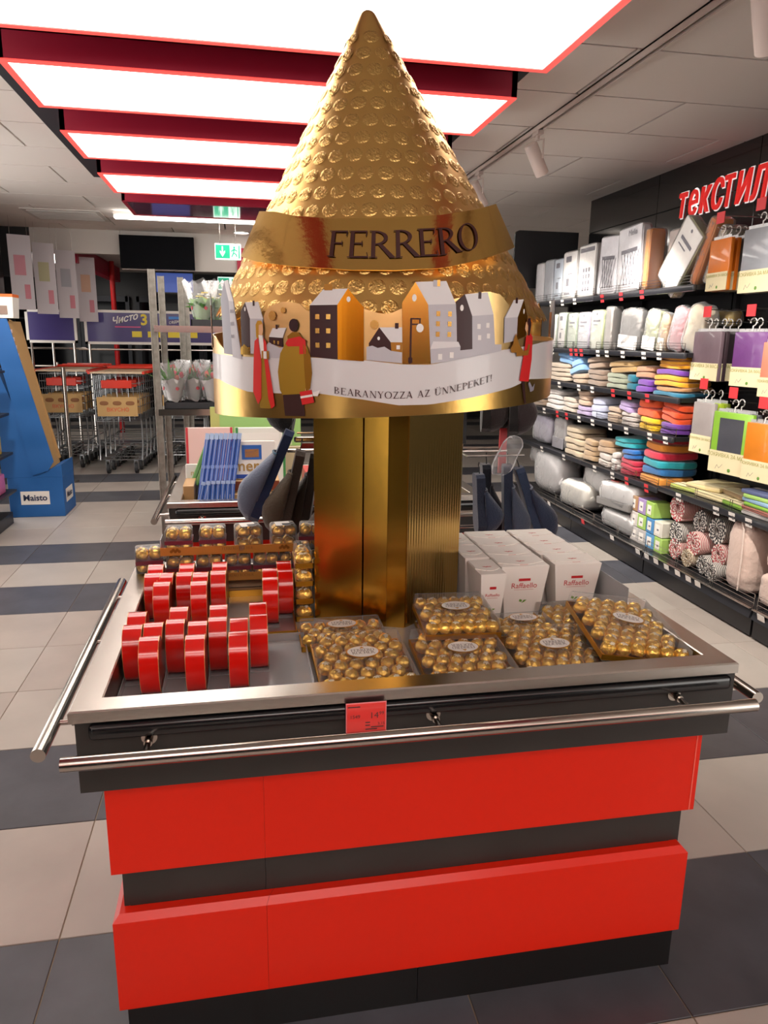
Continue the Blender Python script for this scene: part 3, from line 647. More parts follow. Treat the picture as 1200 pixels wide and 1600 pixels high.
picture('printed_house', [('roof', [(-.372, 1.600), (-.36, 1.62), (-.321, 1.621), (-.331, 1.598)]), ('dark', [(-.372, 1.600), (-.331, 1.598), (-.331, 1.577), (-.371, 1.585)]), ('dark', rct(-.347, 1.623, .006, .01), 1), ('window', rct(-.355, 1.588, .005, .008), 1), ('window', rct(-.343, 1.587, .005, .008), 1)])
picture('snow_drift', [('grey', [(-.39, 1.552), (-.31, 1.552), (-.318, 1.58), (-.34, 1.575), (-.372, 1.588), (-.39, 1.572)])])
for x, z_, r_ in ((-.36, 1.648, .011), (-.328, 1.66, .007), (-.108, 1.63, .01)): picture('printed_star', [('window', ell(x, z_, r_, r_), 1)])
# houses of the far side, seen over the rim
for s, col in ((.62, 'grey'), (.78, 'goldlit'), (.95, 'grey'), (1.2, 'dark'), (-1.0, 'goldlit'), (-.75, 'grey'), (-1.25, 'dark')):
    picture('printed_house', [(col, [(s-.03, 1.57), (s+.03, 1.57), (s+.03, 1.68), (s-.0, 1.71), (s-.03, 1.68)]), ('roof', [(s, 1.711), (s+.05, 1.711), (s+.06, 1.68), (s+.03, 1.68)]), ('golddeep', [(s+.03, 1.57), (s+.06, 1.57), (s+.06, 1.68), (s+.03, 1.68)]), ('dark', rct(s+.03, 1.712, .01, .014), 1)])
# figures
picture('printed_person', [('blonde', [(-.413, 1.6), (-.414, 1.628), (-.407, 1.637), (-.395, 1.637), (-.388, 1.628), (-.389, 1.605), (-.396, 1.592), (-.408, 1.592)], 1), ('skin', [(-.403, 1.606), (-.402, 1.627), (-.389, 1.63), (-.388, 1.612), (-.394, 1.602)], 2),
        ('white', [(-.404, 1.604), (-.391, 1.604), (-.382, 1.55), (-.396, 1.55)], 2), ('olive', [(-.41, 1.56), (-.385, 1.56), (-.370, 1.432), (-.405, 1.432)], 1), ('coat', [(-.405, 1.598), (-.418, 1.59), (-.422, 1.56), (-.428, 1.47), (-.411, 1.44), (-.399, 1.455), (-.396, 1.54)], 2),
        ('coat', [(-.388, 1.598), (-.379, 1.588), (-.377, 1.56), (-.362, 1.48), (-.356, 1.44), (-.367, 1.432), (-.376, 1.455), (-.387, 1.55)], 2), ('tan', rct(-.382, 1.558, .024, .019), 3), ('white', rct(-.382, 1.558, .010, .017), 4)], 'printed woman in a red coat holding a parcel')
picture('printed_person', [('hair', ell(-.299, 1.627, .0125, .0145, 14), 2), ('skin', [(-.311, 1.632), (-.314, 1.618), (-.305, 1.61), (-.298, 1.612), (-.303, 1.63)], 1), ('oliveshade', [(-.317, 1.602), (-.303, 1.612), (-.286, 1.611), (-.276, 1.598), (-.29, 1.585), (-.315, 1.588)], 1),
        ('trouser', [(-.333, 1.472), (-.327, 1.418), (-.272, 1.42), (-.277, 1.472)], 1), ('olive', [(-.319, 1.59), (-.337, 1.563), (-.345, 1.52), (-.340, 1.478), (-.332, 1.467), (-.262, 1.473), (-.256, 1.5), (-.254, 1.54), (-.263, 1.575), (-.279, 1.6)], 2),
        ('oliveshade', [(-.274, 1.585), (-.256, 1.56), (-.252, 1.52), (-.257, 1.485), (-.268, 1.477), (-.272, 1.53)], 3), ('red', [(-.321, 1.585), (-.314, 1.596), (-.283, 1.602), (-.268, 1.594), (-.268, 1.563), (-.284, 1.562), (-.284, 1.58), (-.315, 1.579)], 3),
        ('skin', rct(-.266, 1.477, .008, .014), 3), ('red', [(-.284, 1.476), (-.253, 1.482), (-.247, 1.453), (-.278, 1.446)], 4), ('white', [(-.282, 1.466), (-.251, 1.472), (-.250, 1.467), (-.281, 1.461)], 5), ('white', [(-.251, 1.476), (-.232, 1.482), (-.238, 1.468), (-.249, 1.468)], 5)], 'printed man in an olive jacket and red scarf carrying a red gift')
picture('printed_person', [('skin', [(.296, 1.645), (.292, 1.628), (.300, 1.618), (.309, 1.63)], 2), ('hair', [(.302, 1.652), (.312, 1.653), (.318, 1.638), (.313, 1.612), (.305, 1.612), (.304, 1.636), (.299, 1.645)], 3), ('red', [(.300, 1.612), (.318, 1.617), (.329, 1.608), (.331, 1.555), (.322, 1.5), (.280, 1.503), (.292, 1.565)], 2),
        ('tan', [(.317, 1.59), (.311, 1.565), (.262, 1.562), (.262, 1.572), (.305, 1.577), (.309, 1.592)], 3), ('trouser', [(.290, 1.503), (.304, 1.503), (.317, 1.447), (.309, 1.446)], 1), ('shawl', [(.328, 1.50), (.345, 1.485), (.358, 1.495), (.352, 1.477), (.335, 1.474), (.322, 1.495)], 1),
        ('tan', [(.255, 1.617), (.262, 1.604), (.27, 1.59), (.288, 1.576), (.27, 1.571), (.242, 1.571), (.238, 1.58), (.247, 1.592), (.249, 1.604)], 4)], 'printed woman in a red dress holding a small tree')
# greeting on the snow band, set on a shallow arc
P, W = serif('BEARANYOZZA AZ ÜNNEPEKET!', 1, .07)
def greet(x, y):
    u = x/W; s = -.2+.385*u; base = 1.4755-.030*sin(pi*u)*.55+.030*u**1.6; return slv(s, base+y*.0155, .0035)
MB().polys(dice(P, .4), greet).build('lettering', m_brown, sleeve, fix=False, off=LO)
# ================================================================== goods on the counter
WF = .797
m_clear = clear('clear_plastic', '#ffffff', gloss=.16, rough=.06, bump=(14, .25), milk=.0); m_tray = clear('tray_plastic', '#e8e8ea', .25, .12, milk=.25)
m_foil = M('gold_foil', '#ffcf62', .22, .72, bump=(70, .45, 4)); m_sticker = M('foil_sticker', '#efe6cf', .4); m_goldcard = M('gold_tray_card', '#c99432', .28, .85)
m_lab = M('label_white', '#e9e4dd', .45); m_cup = M('brown_cup', '#8a5e22', .4, .6)
# foil wrapped ball
def ball_mesh():
    bm = bmesh.new(); bmesh.ops.create_icosphere(bm, subdivisions=3, radius=.019); r_ = random.Random(5)
    for v in bm.verts: v.co *= 1+r_.uniform(-.045, .035)
    for v in bm.verts:
        if v.co.z < -.011: v.co.z = -.011-(abs(v.co.z)-.011)*.3
    me = bpy.data.meshes.new('foil_ball'); bm.to_mesh(me); bm.free()
    me.materials.append(m_foil); me.materials.append(m_sticker); me.materials.append(m_cup)
    for p in me.polygons:
        p.use_smooth = True; c = p.center
        if c.z > .0173: p.material_index = 1
        elif c.z < -.0105: p.material_index = 2
    return me
BALL = ball_mesh()
def oval_label(parent, z, rot=0., sx=.042, sy=.030, off=(0, 0)):
    R_ = Matrix.Rotation(rot, 3, 'Z'); T = lambda x, y, h=0: R_ @ Vector((x, y, 0))+Vector((off[0], off[1], z+h))
    b = MB()
    b.add([T(sx*cos(2*pi*k/28), sy*sin(2*pi*k/28)) for k in range(28)], [tuple(range(28))], 1)
    b.add([T(sx*.92*cos(2*pi*k/28), sy*.9*sin(2*pi*k/28), .0005) for k in range(28)], [tuple(range(28))], 0)
    lb = b.build('label', [m_lab, m_goldcard], parent, fix=False)
    b = MB()
    for s, y in (('FERRERO', .0), ('ROCHER', -.0132)):
        P, W = serif(s, 1, .02); k = .058/W if s == 'FERRERO' else .055/W
        for p in P: b.add([T((x-W/2)*k, y+v*.012, .001) for x, v in p], [tuple(range(len(p)))])
    b.build('lettering', m_brown, lb, fix=False)
    b = MB(); b.add([T(x, y, .001) for x, y in ((-.006, .015), (.006, .015), (0, .024))], [(0, 1, 2)]); b.build('emblem', m_goldcard, lb, fix=False)
def flat_pack(label, w, d, nx, ny, rot=0., h=.05, lab=True):
    t = thing('chocolate_tray', label, 'chocolate box', group='flat clear boxes of gold wrapped chocolates')
    b = MB(); b.rbox(-w/2, w/2, -d/2, d/2, 0, .006, .002, seg=1)
    for x0, x1, y0, y1 in ((-w/2, w/2, -d/2, -d/2+.0025), (-w/2, w/2, d/2-.0025, d/2), (-w/2, -w/2+.0025, -d/2, d/2), (w/2-.0025, w/2, -d/2, d/2)): b.box(x0, x1, y0, y1, .004, .016)
    b.build('card_base', m_goldcard, t)
    rr = random.Random(hash(label) % 999)
    for j in range(ny):
        for i in range(nx):
            x = -w/2+.021+(w-.042)*i/(nx-1); y = -d/2+.021+(d-.042)*j/max(1, ny-1)
            if j % 2: x += (w-.042)/(nx-1)*.5
            if x > w/2-.018: continue
            link('foil_ball', BALL, t, (x, y, .0232), (rr.uniform(-.35, .35), rr.uniform(-.35, .35), rr.uniform(0, 6)))
    b = MB(); b.frus((-w/2+.001, w/2-.001, -d/2+.001, d/2-.001), (-w/2+.004, w/2-.004, -d/2+.004, d/2-.004), .005, h-.004, caps=False)
    b.frus((-w/2+.004, w/2-.004, -d/2+.004, d/2-.004), (-w/2+.009, w/2-.009, -d/2+.009, d/2-.009), h-.004, h, caps=False)
    e = .009; b.add([(-w/2+e, -d/2+e, h), (w/2-e, -d/2+e, h), (w/2-e, d/2-e, h), (-w/2+e, d/2-e, h)], [(0, 1, 2, 3)])
    b.build('clear_lid', m_clear, t)
    if lab: oval_label(t, h+.0012, rot)
    return t
def put(t, loc, rot=(0, 0, 0)): t.location = loc; t.rotation_euler = tuple(rad(a) for a in rot); return t
put(flat_pack('flat clear chocolate box beside the empty plastic tray, leftmost of the front row', .232, .25, 6, 6), (.27, 1.66, WF+.008), (4, 0, 1))
put(flat_pack('flat clear chocolate box with its label upside down, middle of the front row', .225, .245, 6, 6, pi), (.522, 1.655, WF+.006), (4, 0, -1))
put(flat_pack('flat clear chocolate box with upright white label under the leaning box', .228, .235, 6, 6), (.760, 1.642, WF+.006), (4, 0, -2))
put(flat_pack('narrow clear chocolate box pushed against the left foot of the gold pillar', .228, .125, 6, 3), (.246, 1.865, WF), (0, 0, 0))
put(flat_pack('clear chocolate box at the bottom of the pile right of the pillar foot', .20, .15, 5, 4, lab=False), (.562, 1.862, WF), (0, 0, -3))
put(flat_pack('clear chocolate box on top of the pile right of the pillar foot', .20, .205, 6, 5, pi), (.548, 1.815, WF+.054), (3, 0, -3))
put(flat_pack('small clear chocolate box half hidden in front of the white cartons', .165, .10, 5, 3), (.752, 1.835, WF), (0, 0, 0))
put(flat_pack('clear chocolate box lying at the back right corner beside the steel wall', .215, .225, 6, 6), (.937, 1.842, WF+.001), (0, 0, 0))
put(flat_pack('clear chocolate box leaning across the others at the front right corner', .225, .30, 6, 8, -.2), (.952, 1.645, WF+.062), (5, 7, -7))
# slim packs stacked between the heart tins and the pillar
b0 = None
for k, lb in enumerate(('lowest', 'second from the bottom', 'third from the bottom', 'topmost')):
    t = flat_pack('slim clear chocolate pack left of the pillar, %s in its stack' % lb, .052, .13, 2, 4, h=.051, lab=False)
    put(t, (.1585, 2.085, WF+.0535*k), (0, 0, 0)); t.name = 'slim_chocolate_pack'; t['group'] = 'slim chocolate packs beside the pillar'

# heart shaped red boxes standing on edge
m_hred = M('heart_red', '#d9160e', .16, coat=.6); m_hedge = M('heart_edge', '#e0a06a', .35, .5); m_hface = M('heart_face', '#8e2412', .3, coat=.3)
hp = [(0, .113), (.012, .124), (.026, .1335), (.043, .137), (.06, .133), (.076, .120), (.086, .100), (.0885, .076), (.085, .05), (.076, .025), (.061, .008), (.035, .0), (.012, 0)]
HEART = [(-y, z) for y, z in hp]+[(y, z) for y, z in reversed(hp[1:])]
def heart_tin(label):
    t = thing('heart_box', label, 'chocolate box', group='red heart shaped boxes standing on edge'); w = .0205
    b = MB(); n = len(HEART)
    # the bright red band round the heart
    v = [(-w, y, z) for y, z in HEART]+[(w, y, z) for y, z in HEART]; b.add(v, [(i, (i+1) % n, n+(i+1) % n, n+i) for i in range(n)])
    b.build('band', m_hred, t, smooth=True)
    for s in (-1, 1):
        c = (0, .062); ins = [(c[0]+(y-c[0])*.96, c[1]+(z-c[1])*.96) for y, z in HEART]
        b = MB(); b.add([(s*w, y, z) for y, z in HEART]+[(s*(w+.0012), y*.995, z) for y, z in HEART]+[(s*(w+.0012), y, z) for y, z in ins], [(i, (i+1) % n, n+(i+1) % n, n+i) for i in range(n)]+[(n+i, n+(i+1) % n, 2*n+(i+1) % n, 2*n+i) for i in range(n)])
        b.build('edge_trim', m_hedge, t)
        MB().add([(s*(w+.0008), y, z) for y, z in ins], [tuple(range(n))]).build('side_face', m_hface, t)
    b = MB(); b.box(-w-.003, w+.003, -.07, .07, -.0015, 0); b.box(-w-.004, -w-.003, -.07, .07, 0, .02); b.box(w+.003, w+.004, -.07, .07, 0, .02); b.build('clear_foot', m_tray, t)
    return t
HS = [(-.222, 1.668, 'leftmost heart box of the very front row'), (-.121, 1.662, 'middle heart box of the very front row'), (-.025, 1.668, 'rightmost heart box of the very front row'),
      (-.2685, 1.745, 'leftmost heart box of the second row'), (-.172, 1.767, 'second heart box from the left in the second row'), (-.075, 1.767, 'third heart box from the left in the second row'), (.022, 1.770, 'rightmost heart box of the second row'),
      (-.232, 2.058, 'leftmost heart box of the third row'), (-.134, 2.050, 'second heart box from the left in the third row'), (.062, 2.057, 'heart box standing alone on the right of the third row'),
      (-.2665, 2.142, 'leftmost heart box of the rearmost row'), (-.178, 2.142, 'second heart box from the left in the rearmost row'), (-.083, 2.142, 'third heart box from the left in the rearmost row'), (.107, 2.125, 'rearmost heart box on the right next to the slim packs')]
h0 = None
for x, y, lb in HS:
    lb = 'red '+lb
    if h0 is None: h0 = heart_tin(lb); h0.location = (x, y, WF+.004)
    else: copy_tree(h0, (x, y, WF+.004), (0, 0, rad(random.uniform(-1.5, 1.5))), lb)
def low_tray(label, x0, x1, y0, y1, lip):
    t = thing('display_tray', label, 'tray', ((x0+x1)/2, (y0+y1)/2, WF), world=True); h = .022
    MB().box(x0, x1, y0, y1, WF-.0005, WF+.0015).build('tray_floor', m_tray if lip is None else M('silver_card', '#b9b5b2', .3, .6), t)
    for a in ((x0, x1, y0, y0+.002), (x0, x1, y1-.002, y1), (x0, x0+.002, y0, y1), (x1-.002, x1, y0, y1)):
        MB().box(*a, WF+.0015, WF+h).build('tray_wall', m_tray if lip is None else lip, t)
low_tray('clear plastic tray holding the two front rows of heart boxes', -.293, .145, 1.475, 1.892, None)
low_tray('silver floored card tray with gold lip holding the rear heart boxes', -.293, .128, 1.905, 2.262, m_goldcard)

# clear cubes of chocolates in card trays at the back
m_trayor = M('brown_gold_card', '#b98238', .4, .3); m_plum = M('plum_band', '#6b2230', .4); m_clear2 = clear('clear_box', gloss=.25, rough=.05, milk=.05)
def cube_pack(label, band, sticker, w=.08, d=.092, h=.078):
    t = thing('chocolate_cube', label, 'chocolate box', group='small clear boxes of gold wrapped chocolates')
    for k in range(2):
        for i in (-1, 1):
            for j in (-1, 1): link('foil_ball', BALL, t, (i*.0192, j*.0178, .0185+k*.038), (random.uniform(-.4, .4), random.uniform(-.4, .4), random.uniform(0, 6)))
    MB().rbox(-w/2, w/2, -d/2, d/2, 0, h, .009, seg=3).build('clear_box', m_clear2, t, smooth=True)
    if band: MB().box(-w/2-.0008, w/2+.0008, -d/2-.0008, d/2+.0008, .030, .042).build('band', m_plum, t)
    if sticker:
        b = MB(); b.box(-.026, .02, -.03, .018, h+.0005, h+.0015); b.build('label', m_lab, t)
        b = MB(); b.box(-.006, .03, -.028, -.008, h+.0016, h+.0024); b.build('barcode_sticker', m_black, t)
    return t
def card_tray(label, z, x0=-.262, x1=.155, y0=2.266, y1=2.340, h=.026):
    t = thing('card_tray', label, 'tray', ((x0+x1)/2, (y0+y1)/2, z), world=True, group='gold brown card trays at the back of the counter')
    MB().box(x0, x1, y0, y1, z, z+.003).build('tray_floor', m_trayor, t)
    f = MB().box(x0, x1, y0-.003, y0, z, z+h).build('front_strip', m_trayor, t)
    MB().box(x0, x0+.003, y0, y1, z, z+.05).build('tray_wall', m_tray, t); MB().box(x1-.003, x1, y0, y1, z, z+.05).build('tray_wall', m_tray, t)
    LO_ = ((x0+x1)/2, (y0+y1)/2, z)
    for x in (x0+.045, x1-.04):
        b = MB()
        for k in range(5): b.cyl((x+(k-2)*.006, y0-.0035, z+.013+(k % 2)*.005), (x+(k-2)*.006, y0-.003, z+.013+(k % 2)*.005), .005, n=8)
        b.build('printed_nuts', m_cup, f, off=LO_)
    P, W = serif('FERRERO ROCHER', .0085, .05); flat_text(f, P, (x0+.185, y0-.0036, z+.013), (1, 0, 0), (0, 0, 1), M('print_gold_brown', '#7a4a20', .5), off=LO_)
card_tray('lowest card tray behind the heart boxes', WF, h=.02); card_tray('middle card tray behind the heart boxes', .852); card_tray('top card tray carrying the clear chocolate cubes', .9405)
c0 = cube_pack('leftmost clear chocolate cube with plum band on the top tray', True, False, d=.075); c0.location = (-.207, 2.302, .9445)
c1 = copy_tree(c0, (-.105, 2.302, .9445), None, 'second clear chocolate cube with plum band from the left on the top tray')
c2 = cube_pack('clear chocolate cube turned aside with white label on the top tray', False, True, d=.075); c2.location = (.005, 2.304, .9445); c2.rotation_euler = (0, 0, rad(12))
copy_tree(c2, (.115, 2.304, .9445), (0, 0, rad(6)), 'clear chocolate cube with black sticker at the right end of the top tray')
copy_tree(c0, (.205, 2.3, .9445), (0, 0, rad(-5)), 'clear chocolate cube half hidden behind the gold pillar')
for k, x in enumerate((-.207, -.118, -.03, .058, .14)):
    copy_tree(c0, (x, 2.302, .856), (0, 0, rad(random.uniform(-3, 3))), 'clear chocolate cube on the middle tray, number %s from the left' % ('one two three four five'.split()[k]))
copy_tree(c2, (.205, 2.3, .862), None, 'clear chocolate cube under the one hidden behind the pillar')
copy_tree(c0, (-.302, 2.31, .8815), (0, 0, rad(8)), 'clear chocolate cube standing alone on the steel rim at the back left')

# white flared cartons
m_raf = M('carton_white', '#efe7df', .45); m_rtext = M('carton_red_print', '#c3262b', .45); m_leafp = M('carton_green', '#6f9a3a', .5); m_rafl = M('carton_lid', '#f3ece4', .42)
def carton(label, wb=.104, db=.066, wt=.146, dt=.098, h=.165, rear=False):
    t = thing('white_carton', label, 'chocolate box', group='white flared chocolate cartons')
    body = MB().frus((-wb/2, wb/2, -db/2, db/2), (-wt/2, wt/2, -dt/2, dt/2), 0, h).build('body', m_raf, t)
    # overlapping lid flap with rounded front edge
    n = 12; ed = [(-wt/2+.002+(wt-.004)*i/n, -dt*.08-.026*sin(pi*i/n)) for i in range(n+1)]
    b = MB(); b.prism([(-wt/2+.002, dt/2-.001)]+ed+[(wt/2-.002, dt/2-.001)], 0, .0025, O=(0, 0, h+.0002), U=(1, 0, 0), V=(0, 1, 0), W=(0, 0, 1)); fl_ = b.build('lid_flap', m_rafl, t)
    MB().prism([(-wt/2+.001, -dt/2+.001), (wt/2-.001, -dt/2+.001), (wt/2-.02, -dt*.1), (-wt/2+.02, -dt*.1)], 0, .0012, O=(0, 0, h+.0001), U=(1, 0, 0), V=(0, 1, 0), W=(0, 0, 1)).build('tuck_flap', m_rafl, t)
    b = MB()
    for a, L in ((.3, .017), (2.6, .017), (1.2, .011), (3.9, .008)):
        c, s = cos(a), sin(a); b.add([(0, -.004, h+.0031), (L*.5*c-.004*s, -.004+L*.5*s*.6+.003*c, h+.0031), (L*c, -.004+L*s*.6, h+.0031), (L*.5*c+.004*s, -.004+L*.5*s*.6-.003*c, h+.0031)], [(0, 1, 2, 3)])
    b.box(-.012, .012, -.034, -.030, h+.0014, h+.002); b.build('printed_flower', m_rtext, t, fix=False)
    sl = (dt-db)/2/h; fx = lambda u, v: Vector((u, -db/2-sl*v-.0007, v))
    ts = min(1, wt/.142); P = sans('Raffaello', .0235*ts, 'CENTER'); b = MB(); b.polys(P, lambda x, y: fx(x, .098+y)); b.polys([[(-.018*ts, .120), (.018*ts, .120), (.018*ts, .128), (-.018*ts, .128)]], fx)
    b.polys([[(-.03*ts, .0925), (.03*ts, .0925), (.03*ts, .0933), (-.03*ts, .0933)]], fx); b.build('lettering', m_rtext, body, fix=False)
    b = MB(); b.polys([[(-.004, .05), (.004, .053), (.012, .06), (.003, .06)], [(-.012, .056), (-.004, .053), (-.002, .06), (-.01, .063)]], fx); b.build('printed_leaf', m_leafp, body, fix=False)
    return t
k0 = carton('front white carton in the middle, red name on its face'); k0.location = (.7925, 1.985, WF)
copy_tree(k0, (.958, 1.988, WF), (0, 0, rad(-1)), 'front white carton on the right, beside the steel wall')
side = carton('white carton turned narrow side forward next to the gold pillar', .052, .098, .076, .136); side.location = (.676, 1.945, WF)
nm = ('second', 'third', 'fourth')
for r in range(3):
    copy_tree(k0, (.793+.002*r, 2.086+.1*r, WF), (0, 0, rad(random.uniform(-1, 1))), 'white carton in the middle file, %s from the front' % nm[r])
    copy_tree(k0, (.953-.001*r, 2.09+.1*r, WF), (0, 0, rad(random.uniform(-1, 1))), 'white carton in the right file, %s from the front' % nm[r])
copy_tree(side, (.678, 2.105, WF), None, 'white carton just behind the narrow one beside the pillar')
copy_tree(side, (.678, 2.255, WF), None, 'rearmost white carton beside the pillar')
# clear divider sheet at the right wall
t = tag(MB().box(1.044, 1.0455, 1.80, 2.3, WF, .93).build('divider_sheet', m_tray), 'upright clear plastic sheet beside the white cartons', 'plastic sheet')
# ================================================================== textile shelving along the right wall
m_shelf = M('shelf_black', '#1b1b1e', .4); m_rail = M('ticket_rail', '#2a2b30', .3, coat=.3); m_wire = M('chrome_wire', '#b9b5b0', .25, 1.); m_tagw = M('tag_white', '#dfdad4', .5); m_tagr = M('tag_red', '#d83a40', .45)
TAGW = MB().box(-.002, 0, -.028, .028, -.05, 0).mesh('price_tag', m_tagw); TAGR = MB().box(-.002, 0, -.026, .026, -.055, .004).mesh('price_tag', m_tagr)
b = MB(); b.cyl((-.0028, -.012, -.028), (-.002, -.012, -.028), .012, n=12); TAGMARK = b.mesh('tag_mark', M('tag_grey', '#6a6764', .5))
def guard(sh, X, y0, y1, z, h=.06, n=None):
    b = MB(); 
    for k in range(4): b.tube([(X, y0, z+.006+h*k/3), (X, y1, z+.006+h*k/3)], .0016, 4)
    n = n or max(3, int((y1-y0)/.30))
    for k in range(n+1):
        y = y0+(y1-y0)*k/n; b.tube([(X, y, z), (X, y, z+h+.006)], .0022, 4)
        if 0 < k < n: b.tube([(X, y+.02, z), (X, y+.02, z+h+.006)], .0022, 4)
    return b.build('wire_guard', m_wire, sh, off=U_LOC)
U_LOC = None
def unit(label, y0, y1, shelves, base_tags=()):
    global U_LOC
    t = thing('shelving_unit', label, 'shelving', (3.0, (y0+y1)/2, 0), world=True, group='black shelving units along the textile wall'); U_LOC = tuple(t.location)
    MB().box(3.235, 3.285, y0+.004, y1-.004, 0, 2.32).build('back_panel', m_shelf, t)
    MB().box(2.742, 2.76, y0+.004, y1-.004, .012, .125).build('plinth', m_shelf, t)
    bs = MB().box(2.735, 3.235, y0+.003, y1-.003, .125, .165).build('base_shelf', m_shelf, t)
    MB().prism([(2.722, .118), (2.737, .172), (2.742, .172), (2.734, .118)], y0+.004, y1-.004, O=(0, 0, 0), U=(1, 0, 0), V=(0, 0, 1), W=(0, 1, 0)).build('ticket_rail', m_rail, bs, off=U_LOC)
    MB().box(2.719, 2.737, y0+.004, y1-.004, .172, .176).build('chrome_edge', m_wire, bs, off=U_LOC)
    guard(bs, 2.75, y0+.01, y1-.01, .17, .075)
    for y, c in base_tags:
        o = link('price_tag', TAGR if c else TAGW, bs, (2.72-3.0, y-U_LOC[1], .17), (0, rad(-14), 0))
    for y in (y0+.02, y1-.02):
        MB().box(3.20, 3.235, y-.015, y+.015, .165, 2.32).build('upright', m_shelf, t)
    for z, a, c, X, tags, gd in shelves:
        sh = MB().box(X+.012, 3.235, a, c, z-.028, z).build('shelf', m_shelf, t)
        MB().rbox(X-.012, X+.012, a, c, z-.038, z+.002, .008, seg=2).build('ticket_rail', m_rail, sh, off=U_LOC, smooth=True)
        for (g0, g1) in gd: guard(sh, X+.02, g0, g1, z, .055)
        for y, r in tags:
            link('price_tag', TAGR if r else TAGW, sh, (X-.0135-3.0, y-U_LOC[1], z-.002), (0, rad(-10), 0))
            if not r: link('tag_mark', TAGMARK, sh, (X-.0135-3.0, y-U_LOC[1], z-.002), (0, rad(-10), 0))
    return t
XS = 2.80
unit('black shelving unit far along the textile wall, with pillow bags at the bottom', 5.755, 7.15, [
    (1.955, 5.755, 7.13, XS, [(6.35, 0), (6.6, 0), (6.1, 0)], [(5.8, 7.1)]), (1.535, 5.755, 7.13, XS, [(6.1, 1), (6.0, 1), (5.9, 1), (6.5, 0)], [(5.8, 7.1)]), (1.245, 5.755, 7.13, XS, [(6.3, 0), (5.9, 0)], []),
    (.985, 5.755, 7.13, XS, [(6.95, 0), (6.6, 0), (6.3, 1), (6.1, 1), (5.85, 0)], []), (.62, 5.755, 7.13, XS, [(6.6, 0), (6.1, 0)], [])], [(6.8, 0), (6.2, 0)])
unit('black shelving unit beside the hanging packs, full of bright folded towels', 4.565, 5.755, [
    (1.955, 4.38, 5.755, XS, [(5.6, 1), (5.3, 1), (5.0, 1)], [(4.45, 5.7)]), (1.535, 4.40, 5.755, XS, [(5.6, 0), (5.45, 0), (5.2, 0), (4.9, 0), (4.7, 0)], [(4.45, 5.7)]), (1.245, 4.42, 5.755, XS, [(5.65, 0), (5.3, 1), (5.05, 1), (4.8, 1)], []),
    (.985, 4.44, 5.755, XS, [(5.6, 0), (5.3, 0), (5.05, 0), (4.72, 0), (4.52, 0)], [(4.45, 5.6)]), (.62, 4.565, 5.755, XS, [(5.5, 0), (5.2, 0), (4.98, 1), (4.7, 1)], [(4.6, 5.5)])], [(5.5, 1), (5.0, 0), (4.62, 0)])
unit('black shelving unit with hanging packs above and striped rolls below', 3.41, 4.56, [(.64, 3.41, 4.555, XS, [(4.3, 0), (3.9, 0), (3.75, 0), (3.6, 0)], [(3.45, 4.5)])], [(4.5, 0), (4.38, 0), (4.25, 0), (4.12, 0), (4.0, 0), (3.9, 0)])
unit('black shelving unit nearest the viewer, cut by the right picture edge', 2.24, 3.40, [(.64, 2.24, 3.395, XS, [(3.3, 0)], [(2.3, 3.3)])], [(3.32, 0)])

# header board at the end of the run and the red letters
t = tag(MB().prism([(2.62, 2.1), (3.27, 2.1), (3.27, 2.63), (2.66, 2.63), (2.632, 2.618), (2.62, 2.59)], 0, .03, O=(0, 7.16, 0), U=(1, 0, 0), V=(0, 0, 1), W=(0, 1, 0)).build('header_board', m_black), 'black board with rounded corner above the far end of the textile shelves', 'board')
sg = thing('wall_sign', 'red word with white outline in relief on the black wall above the textiles', 'sign', (3.288, 4.75, 2.5), world=True)
y = 5.44
for ch, w in zip('ТЕКСТИЛ', (.105, .11, .115, .11, .105, .125, .13)):
    P = sans('т' if ch == 'Т' and y > 5.3 else ('е' if ch == 'Е' else ('к' if ch == 'К' else ch)), .27 if ch not in 'ТЕК' or y < 5.0 else .31, shear=.14, bold=.004 if ch != 'Е' else .002)
    x0 = min(p[0] for q in P for p in q)
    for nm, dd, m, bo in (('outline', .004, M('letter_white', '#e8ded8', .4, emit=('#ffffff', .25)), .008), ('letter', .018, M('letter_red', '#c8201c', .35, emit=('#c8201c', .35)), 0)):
        if bo: P2 = sans('т' if ch == 'Т' and y > 5.3 else ('е' if ch == 'Е' else ('к' if ch == 'К' else ch)), .27 if ch not in 'ТЕК' or y < 5.0 else .31, shear=.14, bold=.004+bo)
        else: P2 = P
        if bo and ch == 'Е': P2 = [[(q[0]+.011*cos(k*pi/4), q[1]+.011*sin(k*pi/4)) for q in p] for k in range(8) for p in P]
        b = MB(); k_ = w/.165*1.0
        for p in P2:
            n = len(p); v = [(3.2875, y-(q[0]-x0)*k_, 2.515+q[1]-.01*(5.44-y)) for q in p]+[(3.2875-dd, y-(q[0]-x0)*k_, 2.515+q[1]-.01*(5.44-y)) for q in p]
            b.add(v, [tuple(range(n)), tuple(range(n, 2*n))]+[(i, (i+1) % n, n+(i+1) % n, n+i) for i in range(n)])
        b.build(nm, m, sg)
    y -= w+.026

